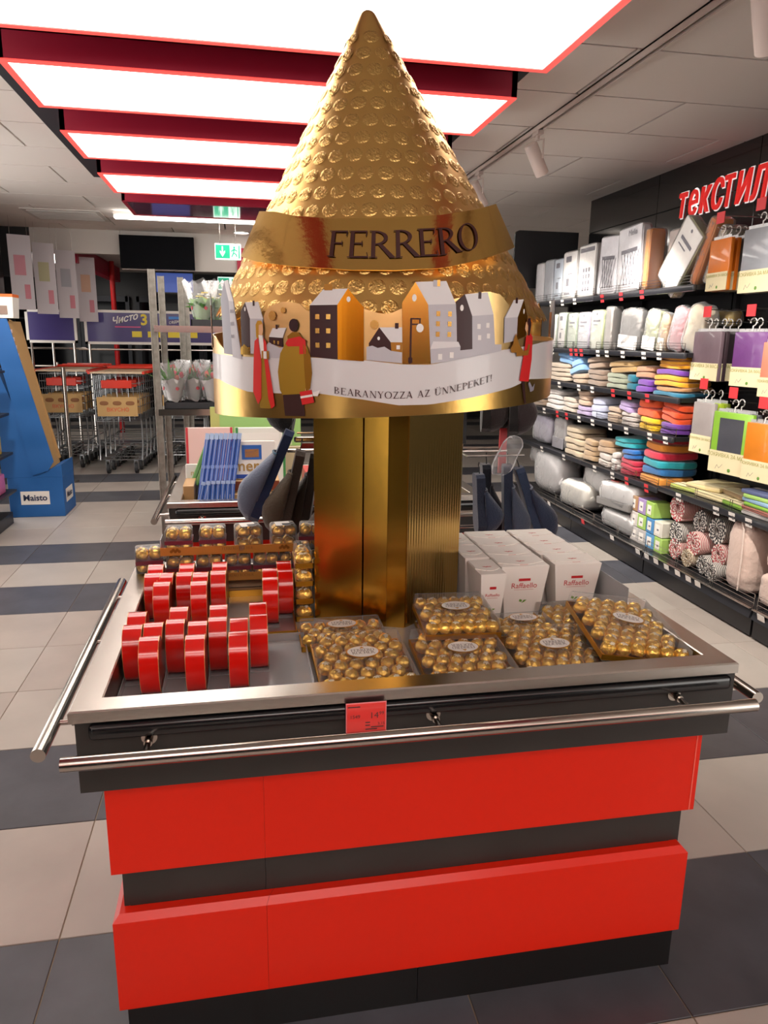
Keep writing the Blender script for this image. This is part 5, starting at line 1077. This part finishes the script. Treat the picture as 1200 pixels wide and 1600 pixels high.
sweets('support carton under the green display card', (.07, 4.2, zb2), .5, .1, .2, '#cbbf9c')
for k in range(5): sweets('assorted carton on the right half of the rear counter, %s' % ('red one', 'gold one', 'white one', 'blue one', 'cream one')[k], (.36+.14*k, 3.7+.05*(k % 2), zb2), .12, .2, .14+.03*(k % 3), ('#b8322c', '#c49a48', '#e4dfd8', '#3a5fa8', '#d8cba8')[k])

t = thing('price_card', 'small white price card with dark emblem on the rear counter bumper', 'price tag', (.17, 3.285, .81), world=True)
MB().box(.125, .215, 3.2895, 3.2915, .805, .862).build('card', m_lab, t); e_ = MB().box(.168, .208, 3.288, 3.2895, .812, .855).build('emblem', m_ink, t); MB().cyl((.188, 3.2865, .834), (.188, 3.288, .834), .014, n=16).build('ring', m_lab, e_, off=(.17, 3.285, .81))
# ================================================================== slipper rack between the counters
rk = thing('slipper_rack', 'wire slipper rack standing behind the gold pillar', 'rack', (.56, 2.80, 0), world=True)
for x in (.30, .84): MB().cyl((x, 2.80, .02), (x, 2.80, 1.62), .012, n=10).build('post', m_steelx, rk, smooth=True)
MB().box(.2, .94, 2.62, 2.98, 0, .02).build('base', m_black, rk)
for z in (.86, 1.18, 1.46): MB().cyl((.16, 2.80, z), (1.02, 2.80, z), .007, n=8).build('crossbar', m_steelx, rk)
MB().box(.28, .86, 2.79, 2.806, 1.2, 1.6).build('back_board', m_black, rk); MB().box(1.0, 1.03, 2.79, 2.80, 1.08, 1.26).build('red_strip', m_tagr, rk)
for x0, x1, z, y in ((.3, .15, 1.325, 2.76), (.3, .19, 1.26, 2.70), (.84, 1.02, 1.175, 2.76), (.84, 1.07, 1.165, 2.70), (.84, 1.05, 1.4, 2.76)): MB().tube([(x0, 2.80, z), (x0, y, z), (x1, y, z)], .004, 6).build('hook_arm', m_wire, rk)
MB().rbox(.18, .27, 2.70, 2.72, 1.225, 1.245, .006).build('chrome_clip', m_steelx, rk)
def slipper(label, top, ang, side, sole, up, L=.33, trim=None, strap=True):
    """hangs heel up; ang = tilt of the toe towards +x in degrees; side = +1 upper on the +x side"""
    t = thing('slipper', label, 'slipper', top, 0, 'slippers hanging on the rack'); t.rotation_euler = (0, rad(-ang), rad(random.uniform(-14, 14)))
    W = .048; out = [(0, -.55), (.05, -.8), (.2, -.82), (.45, -.78), (.65, -.95), (.82, -1), (.94, -.75), (1, -.2), (1, .2), (.94, .75), (.82, 1), (.65, .98), (.45, .8), (.2, .82), (.05, .8), (0, .55)]
    MB().prism([(p[1]*W, -p[0]*L) for p in out], -.02*side, .014*side, O=(0, 0, 0), U=(0, 1, 0), V=(0, 0, 1), W=(1, 0, 0)).build('sole', fab(sole), t)
    b = MB(); n = 10; m_ = 12
    for i in range(n+1):
        u = .26+.74*i/n; k = i/n; w_ = W*(.85+.17*sin(pi*min(1, k*1.1)))*(1 if k < .75 else math.sqrt(max(.02, 1-((k-.75)/.26)**2))); h_ = (.012+.070*min(1, k/.55))*(1 if k < .55 else math.sqrt(max(.02, 1-((k-.55)/.46)**2)))
        for j in range(m_+1): a = pi*j/m_; b.v.append((side*(.011+h_*sin(a)), w_*1.02*cos(a), -u*L))
    for i in range(n):
        for j in range(m_): b.f.append((i*(m_+1)+j, (i+1)*(m_+1)+j, (i+1)*(m_+1)+j+1, i*(m_+1)+j+1)); b.m.append(0)
    o = b.build('upper', fab(up), t, smooth=True); s_ = o.modifiers.new('thick', 'SOLIDIFY'); s_.thickness = .005
    b = MB(); b.tube([(side*(.011+.014*sin(pi*j/10)), W*.87*cos(pi*j/10), -.26*L) for j in range(11)], .004, 6); b.build('trim', fab(trim or sole), t, smooth=True)
    MB().tube([(0, 0, -.01), (0, 0, .02), (0, .012, .032), (0, 0, .044)], .002, 5).build('hang_loop', m_black, t)
    return t
slipper('blue slipper with grey upper hanging left of the pillar', (.165, 2.72, 1.27), -23, -1, '#1a2c50', '#5f687c', .37, '#1c5068')
slipper('brown quilted slipper hanging beside the blue one', (.20, 2.68, 1.20), -13, -1, '#3a2e24', '#4d4030', .33, '#6a5c48'); slipper('dark brown slipper close to the pillar edge', (.26, 2.74, 1.18), -9, -1, '#2e241c', '#43372b', .33); slipper('brown slipper half behind the pillar edge', (.29, 2.62, 1.06), -10, -1, '#33291f', '#4a3d30', .3)
slipper('black slipper strap end above the blue slipper', (.195, 2.76, 1.52), -8, -1, '#101012', '#1a1a1c', .27)
slipper('dark navy slipper with grey blue upper right of the pillar', (1.005, 2.70, 1.13), 3, 1, '#232f45', '#465063', .33, '#7a8494'); slipper('navy slipper with piped upper, outermost on the right', (1.06, 2.72, 1.115), 19, 1, '#2b3a55', '#25314a', .34, '#8a94a6')
slipper('black navy slipper behind the right pair', (.945, 2.78, 1.12), 2, 1, '#161a26', '#1c2230', .33); slipper('navy checked slipper next to the pillar on the right', (.885, 2.68, 1.10), 4, 1, '#222c40', '#2c3850', .24); slipper('dark brown slipper in the upper right row', (.93, 2.76, 1.54), 0, 1, '#1e1a1a', '#352c2c', .29); slipper('dark plum slipper in the upper right row', (1.03, 2.74, 1.53), 1, 1, '#1c1819', '#3a2f31', .29); slipper('black slipper in the upper right row', (.985, 2.82, 1.53), 0, 1, '#121214', '#18181b', .28)
t = tag(MB().sq((.985, 2.66, 1.17), (.045, .012, .075), .6, 16, 10, fn=lambda p: p+noise3(p, 60, .004)+Vector(((p.z-1.17)*.45, 0, 0))).build('plastic_bag', m_bag, None, smooth=True), 'crumpled clear bag hanging above the right slippers', 'plastic bag')

# ================================================================== flower trolleys
def trolley(label, x0, x1, y0, y1, h, shelves):
    t = thing('flower_trolley', label, 'trolley', ((x0+x1)/2, (y0+y1)/2, 0), world=True, group='galvanised flower trolleys')
    for x in (x0, x1):
        for y in (y0, y1):
            b = MB(); b.box(x-.022, x+.022, y-.004, y+.004, .12, h); b.box(x-.022, x-.016, y-.02, y+.004, .12, h); b.box(x+.016, x+.022, y-.02, y+.004, .12, h); b.build('post', m_galv, t)
            b = MB(); b.cyl((x-.02, y, .05), (x+.02, y, .05), .05, n=14); b.box(x-.03, x+.03, y-.03, y+.03, .1, .125); b.build('castor', m_black, t)
    for z in shelves:
        s = MB().box(x0, x1, y0-.02, y1+.02, z-.012, z).build('shelf', m_galv, t)
        MB().box(x0, x1, y0-.028, y0-.02, z-.035, z+.006).build('shelf_edge', m_steelx, s, off=tuple(t.location))
    return t
trolley('galvanised flower trolley carrying tulips and primulas behind the rear counter', -.535, .80, 5.0, 5.57, 2.0, (.14, 1.13, 1.655)); trolley('second galvanised flower trolley, standing behind the first', -.44, .88, 6.05, 6.62, 2.03, (.14, .75, 1.3))
m_leaf = M('tulip_leaf', '#4f8a2c', .5); m_leaf2 = M('primula_leaf', '#5f9a44', .55); m_film = clear('flower_film', gloss=.3, rough=.1, bump=(14, .5), milk=.12)
def leaf(b, p, L, ang, tilt, w, mi=0):
    d = Vector((cos(ang)*sin(tilt), sin(ang)*sin(tilt), cos(tilt))); s = Vector((-sin(ang), cos(ang), 0)); p = Vector(p)
    q = [p, p+d*L*.5+s*w+Vector((0, 0, .01)), p+d*L*.5-s*w+Vector((0, 0, .01)), p+d*L-Vector((0, 0, L*.12*tilt))]
    b.add(q, [(0, 1, 3, 2)], mi)
def plant(label, x, y, z, kind, cols, r_):
    t = thing('potted_flower', label, 'flowers', (x, y, z), 0, 'wrapped flowers on the trolley')
    MB().lathe([(.035, 0), (.045, .07), (.043, .07), (.03, .06)], 14).build('pot', M('pot_black', '#26262a', .5), t)
    wr = MB().lathe([(.04, .005), (.055, .08), (.085, .15), (.08, .148)], 16, fn=lambda p: p+Vector((sin(p.y*120)*.004, sin(p.x*130)*.004, sin(p.x*80+p.y*60)*.008))).build('wrap', M('wrap_'+kind, '#d9d4d2' if kind == 'tulip' else '#b9d8a4', .45, coat=.3), t, smooth=True)
    for k in range(4):
        a = k*1.57+.4; MB().cyl((.066*cos(a), .066*sin(a), .09), (.072*cos(a), .072*sin(a), .09), .012, n=8).build('wrap_dot', M('dot_red', '#c83a48', .5), wr)
    b = MB()
    for k in range(16): leaf(b, (r_.uniform(-.03, .03), r_.uniform(-.03, .03), .08), r_.uniform(.12, .22) if kind == 'tulip' else .1, r_.uniform(0, 6.28), r_.uniform(.15, .9) if kind == 'tulip' else r_.uniform(.7, 1.3), .013 if kind == 'tulip' else .022)
    o = b.build('leaves', m_leaf if kind == 'tulip' else m_leaf2, t, fix=False); o['kind'] = 'stuff'
    for k in range(5 if kind == 'tulip' else 9):
        c = cols[k % len(cols)]; a = r_.uniform(0, 6.28); rr = r_.uniform(.0, .065); hh = r_.uniform(.15, .23) if kind == 'tulip' else r_.uniform(.14, .19)
        b = MB(); 
        if kind == 'tulip': b.sq((rr*cos(a), rr*sin(a), hh), (.014, .014, .022), .9, 10, 8)
        else:
            for q in range(5): w_ = q*1.257; b.sq((rr*cos(a)+.013*cos(w_), rr*sin(a)+.013*sin(w_), hh), (.011, .011, .004), 1, 8, 5)
        b.build('blossom', M('blossom_'+c.strip('#'), c, .55), t, smooth=True)
    MB().lathe([(.06, .02), (.085, .14), (.115, .26)], 18, fn=lambda p: p+Vector((sin(p.z*40+p.y*60)*.008, sin(p.x*70)*.008, sin(p.x*60+p.y*50)*.014))).build('clear_sleeve', m_film, t, smooth=True)
r_ = random.Random(11)
for k in range(7): plant('wrapped red tulip pot, %s from the left on the lower trolley shelf' % ('first', 'second', 'third', 'fourth', 'fifth', 'sixth', 'seventh')[k], -.44+.125*k, 5.08+.06*(k % 2), 1.175, 'tulip', ['#c8203a', '#d8324a', '#cf4a2a'], r_)
for k in range(6): plant('wrapped pale primula, %s from the left on the upper trolley shelf' % ('first', 'second', 'third', 'fourth', 'fifth', 'sixth')[k], -.24+.12*k, 5.1+.05*(k % 2), 1.685, 'primula', ['#e6d25a', '#ece4dc', '#e8c83a', '#f0e8e0'], r_)
for x0, x1, y0, y1, z, lb in ((-.50, .45, 5.0, 5.26, 1.132, 'black plastic tray under the tulip pots'), (-.31, .48, 5.02, 5.27, 1.657, 'black plastic tray under the primulas')):
    t = thing('plant_tray', lb, 'tray', ((x0+x1)/2, (y0+y1)/2, z), world=True); b = MB(); b.box(x0, x1, y0, y1, z, z+.006); b.box(x0, x1, y0, y0+.006, z, z+.045); b.box(x0, x1, y1-.006, y1, z, z+.045); b.box(x0, x0+.006, y0, y1, z, z+.045); b.box(x1-.006, x1, y0, y1, z, z+.045); b.build('tray', M('tray_black', '#25262b', .45), t)

# ================================================================== shopping carts
m_cartw = M('cart_wire', '#b4b8bb', .28, 1.); m_cartred = M('cart_red', '#d2331f', .35); m_cartlid = M('cart_beige', '#dcc3a4', .5); m_kraftb = M('cart_board', '#c09a62', .6); m_rub = M('rubber', '#2a2a2c', .7)
def cart(label):
    t = thing('shopping_cart', label, 'shopping cart', (0, 0, 0), 0, 'nested shopping carts'); r = .0035
    xa, xb = .25, .29
    def ring(y, z0, z1, w): return [(-w, y, z0), (w, y, z0), (w, y, z1), (-w, y, z1), (-w, y, z0)]
    b = MB()
    for k in range(7): z = .62+.52*k/6; b.tube([(-xb, .85, z), (-xa, 0, z), (xa, 0, z), (xb, .85, z)], r, 5)
    for k in range(9): y = .85*k/8; w = xa+(xb-xa)*k/8; b.tube([(-w, y, 1.14), (-w, y, .62), (w, y, .62), (w, y, 1.14)], r, 5)
    for k in range(5): x = -xa+2*xa*k/4; b.tube([(x, 0, 1.14), (x, 0, .62), (x, .85, .62)], r, 5)
    b.build('basket', m_cartw, t)
    b = MB(); 
    for s in (-1, 1): b.tube([(s*xa, .03, .62), (s*xa*.98, .06, .35), (s*xa*.95, .0, .17)], .010, 8); b.tube([(s*xb, .85, 1.14), (s*xb, .82, .62), (s*xb, .75, .16)], .011, 8); b.tube([(s*xa*.95, .0, .17), (s*xb, .75, .16)], .010, 8); b.tube([(s*xa*.97, .05, .33), (s*xb, .78, .36)], .006, 6)
    b.tube([(-xa*.97, .05, .33), (xa*.97, .05, .33)], .006, 6); b.tube([(-xb, .78, .36), (xb, .78, .36)], .006, 6); b.build('frame', m_cartw, t, smooth=True)
    b = MB()
    for k in range(6): x = -xa*.9+1.8*xa*k/5; b.tube([(x, .0, .17), (x, .75, .165)], .005, 5)
    b.tube([(-xa, 0, .17), (xa, 0, .17)], .006, 6); b.tube([(-xb, .75, .165), (xb, .75, .165)], .006, 6); b.build('bottom_rack', m_cartw, t)
    for x in (-.16, .16):
        for y in (.05, .70):
            b = MB(); b.cyl((x-.016, y, .062), (x+.016, y, .062), .062, n=16); w_ = b.build('wheel', m_rub, t, smooth=True)
            b = MB(); b.box(x-.024, x-.018, y-.03, y+.03, .05, .16); b.box(x+.018, x+.024, y-.03, y+.03, .05, .16); b.box(x-.024, x+.024, y-.03, y+.03, .15, .165); b.build('fork', m_cartw, t)
    ad = MB().box(-xa+.02, xa-.03, -.008, -.003, .68, .90).build('ad_board', m_kraftb, t)
    for k in range(3): MB().sq((-.15+.145*k, -.010, .83), (.05, .003, .025), .8, 10, 6).build('printed_pastry', M('pastry', '#8a5a34', .6), ad)
    P = sans('ВКУСНО', .06, 'CENTER'); flat_text(ad, P, (.0, -.0095, .735), (1, 0, 0), (0, 0, 1), m_cartred)
    MB().rbox(-.17, .17, -.014, -.002, 1.0, 1.09, .006).build('red_plate', m_cartred, t); 
    lid = MB().box(-xb-.005, xb+.005, .02, .92, 1.165, 1.18).build('child_seat_lid', m_cartlid, t)
    for s in (-1, 1): MB().box(s*(xb+.012)-.012, s*(xb+.012)+.012, .0, .92, 1.16, 1.19).build('red_edge', m_cartred, lid)
    MB().cyl((-xb, .92, 1.2), (xb, .92, 1.2), .016, n=12).build('handle', m_cartred, t, smooth=True)
    return t
c0_ = cart('front cart of the middle row of nested shopping carts'); c0_.location = (-1.42, 9.02, 0); c0_.rotation_euler = (0, 0, rad(-3))
for k, lb in enumerate(('second', 'third', 'fourth')): copy_tree(c0_, (-1.40+.015*k, 9.27+.25*k, 0), None, '%s cart of the middle row of nested shopping carts' % lb)
for k, lb in enumerate(('front', 'second', 'third')): copy_tree(c0_, (-2.12+.01*k, 9.5+.25*k, 0), None, '%s cart of the left row of nested shopping carts' % lb); copy_tree(c0_, (-.72+.01*k, 9.32+.25*k, 0), None, '%s cart of the right row of nested shopping carts' % lb)
# barrier posts
def barrier(label, posts, z, bars, y_):
    t = thing('barrier', label, 'barrier', (posts[0][0], posts[0][1], 0), world=True)
    for x, y in posts:
        MB().cyl((x, y, .012), (x, y, z), .022, n=16).build('post', m_steelx, t, smooth=True); MB().cyl((x, y, 0), (x, y, .014), .07, n=20).build('foot', m_steelx, t, smooth=True)
    for z_ in bars: MB().cyl((posts[0][0], posts[0][1], z_), (posts[-1][0], posts[-1][1], z_), .016, n=10).build('bar', m_steelx, t, smooth=True)
barrier('single polished steel barrier post in front of the carts', [(-1.89, 8.6)], 1.25, [], 0)
barrier('steel barrier with two bars at the far left behind the blue display', [(-3.2, 11.6), (-2.62, 11.6)], 1.2, [1.15, .62], 0)
# promotional banners over the cart park
m_purple = M('banner_purple', '#33246a', .4, coat=.3); m_yel = M('banner_yellow', '#e6cc1e', .4)
def banner(label, x0, x1, y, z0, z1, full):
    t = thing('promo_banner', label, 'banner', ((x0+x1)/2, y, 0), world=True, group='purple banners over the cart park')
    f = MB(); w = .035; f.box(x0, x1, y, y+.03, z0, z0+w); f.box(x0, x1, y, y+.03, z1-w, z1); f.box(x0, x0+w, y, y+.03, z0, z1); f.box(x1-w, x1, y, y+.03, z0, z1); f.build('frame', m_plw, t)
    p = MB().box(x0+w, x1-w, y+.004, y+.02, z0+w, z1-w).build('panel', m_purple, t); lo = tuple(t.location)
    yy = y+.0025; H = z1-z0
    if full:
        for x, zz, ww, hh in ((x0+.62, z0+.10, .13, .08), (x0+.83, z0+.10, .2, .08), (x0+1.1, z0+.10, .2, .08), (x0+1.38, z0+.10, .12, .08)): MB().box(x, x+ww, yy-.002, yy, zz, zz+hh).build('yellow_block', m_yel, p, off=lo)
        flat_text(p, sans('Чисто', .125, bold=.003, shear=.2), (x0+.36, yy-.003, z0+H*.58), (.96, 0, .22), (-.0, 0, 1), m_plw, off=lo); flat_text(p, sans('3', .2, bold=.006), (x0+.74, yy-.003, z0+H*.58), (1, 0, .05), (0, 0, 1), m_yel, off=lo)
        MB().box(x0+.40, x0+.74, yy-.002, yy, z0+H*.5, z0+H*.53).build('underline', M('banner_pink', '#d8407a', .4), p, off=lo)
        flat_text(p, sans('седмици', .06), (x0+1.12, yy-.003, z0+H*.62), (.98, 0, .17), (0, 0, 1), m_plw, off=lo); MB().box(x0+1.12, x0+1.28, yy-.002, yy, z0+H*.76, z0+H*.84).build('blue_block', M('banner_blue', '#2f7fd0', .4), p, off=lo)
        MB().box(x1-.22, x1-.06, yy-.002, yy, z0+.05, z0+H*.55).build('blue_block', M('banner_blue', '#2f7fd0', .4), p, off=lo)
    for x in (x0+.05, (x0+x1)/2, x1-.05): MB().cyl((x, y+.03, 0), (x, y+.03, z0+.02), .018, n=10).build('post', m_steelx, t)
    MB().cyl((x0-.1, y+.03, z0-.07), (x1+.1, y+.03, z0-.07), .014, n=10).build('bar', m_steelx, t)
banner('wide purple promotional banner with white frame above the shopping carts', -2.10, -.18, 11.0, 1.47, 1.93, True); banner('narrow purple promotional banner left of the wide one', -2.85, -2.2, 11.0, 1.48, 1.92, False)
# signs and screens
m_green = M('exit_green', '#0f9a72', .4, emit=('#0f9a72', .55)); m_exw = M('exit_white', '#e8f4ee', .4, emit=('#e0fff2', .5))
def exit_sign(label, x0, x1, y, z0, z1, down):
    t = thing('exit_sign', label, 'exit sign', ((x0+x1)/2, y, z1), world=True, group='green exit signs'); w = x1-x0; h = z1-z0
    MB().rbox(x0, x1, y, y+.04, z0, z1, .008).build('housing', m_exw, t)
    p = MB().box(x0+w*.03, x0+w*.57, y-.003, y, z0+h*.09, z0+h*.91).build('green_panel', m_green, t); MB().box(x1-w*.1, x1-w*.05, y-.003, y, z0+h*.1, z0+h*.9).build('door_mark', m_green, t)
    cx, cz = x0+w*.29, z0+h*.5; A = [(-.03, .32), (.03, .32), (.03, -.05), (.14, .07), (.14, -.06), (0, -.32), (-.14, -.06), (-.14, .07), (-.03, -.05)]
    pts = [(cx+u*h*1.15, cz+v*h) for u, v in A] if down else [(cx-(-v)*h*-1.0*0+(v)*h*1.0, cz+u*h*1.0) for u, v in A]
    b = MB(); b.prism(pts, 0, .002, O=(0, y-.0055, 0)); b.build('arrow', m_exw, t)
    b = MB(); fx, fz = x0+w*.74, z0+h*.5
    b.cyl((fx, y-.003, fz+h*.27), (fx, y, fz+h*.27), h*.07, n=10)
    for a, c in (((0, .2), (-.05, -.06)), ((-.05, -.06), (-.17, -.32)), ((-.05, -.06), (.1, -.14)), ((.1, -.14), (.16, -.3)), ((0, .16), (-.2, .02)), ((0, .16), (.2, .05))): b.tube([(fx+a[0]*h, y-.002, fz+a[1]*h), (fx+c[0]*h, y-.002, fz+c[1]*h)], h*.04, 5)
    b.build('running_figure', m_green, t)
    for x in (x0+w*.2, x1-w*.2): MB().cyl((x, y+.02, z1), (x, y+.02, 2.9 if y < 10.4 else 2.74), .003, n=5).build('cable', m_wire, t)
exit_sign('green exit sign with downward arrow hanging left of the gold ribbon', -.26, .03, 9.0, 2.445, 2.62, True); exit_sign('smaller green exit sign with left arrow below the first', -.30, -.02, 11.2, 2.24, 2.42, False)
struct(MB().box(-1.47, -.56, 10.28, 10.40, 2.43, 2.825).build('trim_2', M('soffit_black', '#0b0c11', .7, spec=.1)))
struct(MB().box(-.02, 1.2, 10.33, 10.40, 2.40, 2.72).build('trim_3', m_redframe))
t = thing('hanging_screen', 'dark blue hanging screen behind the trolley posts', 'screen', (-.85, 10.8, 2.3), world=True); MB().rbox(-1.12, -.6, 10.8, 10.84, 2.15, 2.44, .006).build('casing', m_black, t); MB().cyl((-.86, 10.82, 2.44), (-.86, 10.82, 2.74), .012, n=8).build('pole', m_black, t); MB().box(-1.1, -.62, 10.795, 10.80, 2.17, 2.42).build('display', M('screen_blue', '#27408a', .3, emit=('#3a5ab0', .25)), t)
for k, (lb, c) in enumerate((('leftmost hanging paper poster with pink print', '#c98a96'), ('second hanging paper poster with greenish print', '#b8b490'), ('third hanging paper poster with grey print', '#a8a8b0'), ('fourth hanging paper poster with peach print', '#d0a890'))):
    x, y = -2.56+.155*k, 9.45+.42*k; zt = 2.69-.035*k; a = rad(24)
    t = thing('hanging_poster', lb, 'poster', (x, y, zt-.82), a, 'paper posters hanging in a row'); MB().box(0, .24, -.002, .002, 0, .82).build('sheet', M('poster_paper', '#c9c3c8', .7), t)
    MB().box(.05, .17, -.004, -.0022, .38, .6).build('printed_figure', M('poster_'+c.strip('#'), c, .7), t); MB().box(.14, .2, -.004, -.0022, .12, .28).build('printed_block', M('poster_red', '#c9808c', .7), t)
    for u in (.03, .21): MB().tube([(u, 0, .82), (u, 0, 2.888-(zt-.82))], .0012, 4).build('thread', m_wire, t)
struct(MB().cyl((-2.0, 13, 0), (-2.0, 13, 2.74), .04, n=12).build('trim_4', m_red))

# ================================================================== blue cardboard display at the left
m_blue = M('display_blue', '#14599c', .55, var=(4, .06)); m_kr = M('display_kraft', '#a5804f', .7)
d = thing('cardboard_display', 'tall blue cardboard display with slanted tray and white name plates', 'display stand', (-1.84, 7.1, 0), world=True)
MB().rbox(-2.06, -1.60, 6.9, 7.35, 0, .36, .004, seg=1).build('base_box', m_blue, d)
MB().prism([(-2.06, .36), (-1.60, .36), (-1.60, .47), (-1.68, .44), (-1.75, .40), (-2.05, 1.30), (-2.10, 1.30), (-2.10, .36)], 6.9, 7.35, O=(0, 0, 0), U=(1, 0, 0), V=(0, 0, 1), W=(0, 1, 0)).build('base_side', m_blue, d)
# slanted tray: leans back to the left
MB().prism([(-1.84, .38), (-1.71, .42), (-1.66, .50), (-1.93, 1.72), (-2.08, 1.72)], 6.89, 6.905, O=(0, 0, 0), U=(1, 0, 0), V=(0, 0, 1), W=(0, 1, 0)).build('tray_side', m_blue, d)
MB().prism([(-1.78, .42), (-1.69, .475), (-1.93, 1.66), (-2.02, 1.72)], 7.28, 7.31, O=(0, 0, 0), U=(1, 0, 0), V=(0, 0, 1), W=(0, 1, 0)).build('tray_back', m_kr, d)
MB().prism([(-1.72, .43), (-1.70, .43), (-1.93, 1.70), (-1.95, 1.70)], 6.905, 7.3, O=(0, 0, 0), U=(1, 0, 0), V=(0, 0, 1), W=(0, 1, 0)).build('tray_floor', m_kr, d)
for k in range(18): z = .48+k*.066; x = -1.697-.1815*(z-.43); MB().box(x-.012, x+.006, 6.906, 6.93, z, z+.03).build('torn_edge', M('edge_pale', '#cdb6b4', .7), d)
for bx, nm in (((-1.96, -1.72, 6.896, 6.899, .115, .235), 0), ((-1.599, -1.5965, 6.98, 7.24, .115, .235), 1)):
    p = MB().box(*bx).build('name_plate', m_plw, d)
    if nm == 0: flat_text(p, sans('Maisto', .075, 'CENTER', bold=.002), (-1.84, 6.894, .152), (1, 0, 0), (0, 0, 1), M('plate_ink', '#1c2a4c', .5), off=tuple(d.location))
    else: flat_text(p, sans('Maisto', .075, 'CENTER', bold=.002), (-1.595, 7.11, .152), (0, 1, 0), (0, 0, 1), M('plate_ink', '#1c2a4c', .5), off=tuple(d.location))
t = thing('orange_carton', 'orange and white carton on top of the blue display', 'box', (-1.97, 6.98, 1.725), 0, None); MB().frus((-.09, .09, -.07, .1), (-.1, .1, -.08, .11), 0, .17).build('carton', m_plw, t); MB().box(-.1, .1, -.08, .11, .17, .195).build('lid', M('carton_orange', '#d8641a', .45), t); MB().box(-.06, .05, -.079, -.0755, .03, .1).build('print', M('carton_grey', '#8a7468', .6), t)
# dark shelf cut by the left edge
s = thing('dark_shelf', 'dark shelf with small goods cut by the left picture edge', 'shelving', (-2.4, 6.3, 0), world=True)
MB().box(-2.9, -1.98, 5.9, 6.7, 0, .1).build('plinth', m_shelf, s); MB().box(-2.9, -2.85, 5.9, 6.7, .1, 1.9).build('back_panel', m_shelf, s)
for z in (.3, .62, .95, 1.3): MB().box(-2.85, -1.93, 5.9, 6.7, z-.02, z).build('shelf', m_shelf, s)
for k, (z, c, lb) in enumerate(((.302, '#d86a9a', 'pink packet on the dark shelf at the left edge'), (.622, '#c8a81e', 'yellow packet on the dark shelf at the left edge'), (.952, '#b9b4b0', 'grey packet on the dark shelf at the left edge'), (1.302, '#cf9a9a', 'pale red packet on the dark shelf at the left edge'))):
    t = thing('small_packet', lb, 'packet', (-2.03, 6.3, z), 0, 'packets on the dark shelf'); MB().rbox(-.06, .06, -.25, .25, 0, .16, .01).build('packet', glossf(c), t, smooth=True); MB().box(-.04, .04, -.252, -.2495, .04, .12).build('label', m_lab, t)

# unseen dark shelving added round the viewer to darken the reflections (it shows only in the gold foil)
def reflection_run(label, x0, x1, y0, y1, nx, ny):
    s = thing('reflection_shelving', label, 'shelving', ((x0+x1)/2, (y0+y1)/2, 0), world=True, group='unseen shelving added for reflections')
    MB().box(x0, x1, y0, y1, 0, 1.75).build('carcass', m_shelf, s); MB().box(x0+.02, x1-.02, y0+.02, y1-.02, 1.75, 2.1).build('fascia', m_cred, s)
    for z in (.4, .8, 1.2, 1.6): MB().box(x0+(0 if nx <= 0 else 0), x1+nx, y0, y1+ny, z, z+.03).build('shelf', m_shelf, s)
reflection_run('unseen dark shelving with red fascia added behind the viewer for the gold reflections', -2.6, 3.2, -2.2, -1.9, 0, .25)
reflection_run('unseen dark shelving with red fascia added left of the viewer for the gold reflections', -3.0, -2.7, -1.6, 3.2, .25, 0)
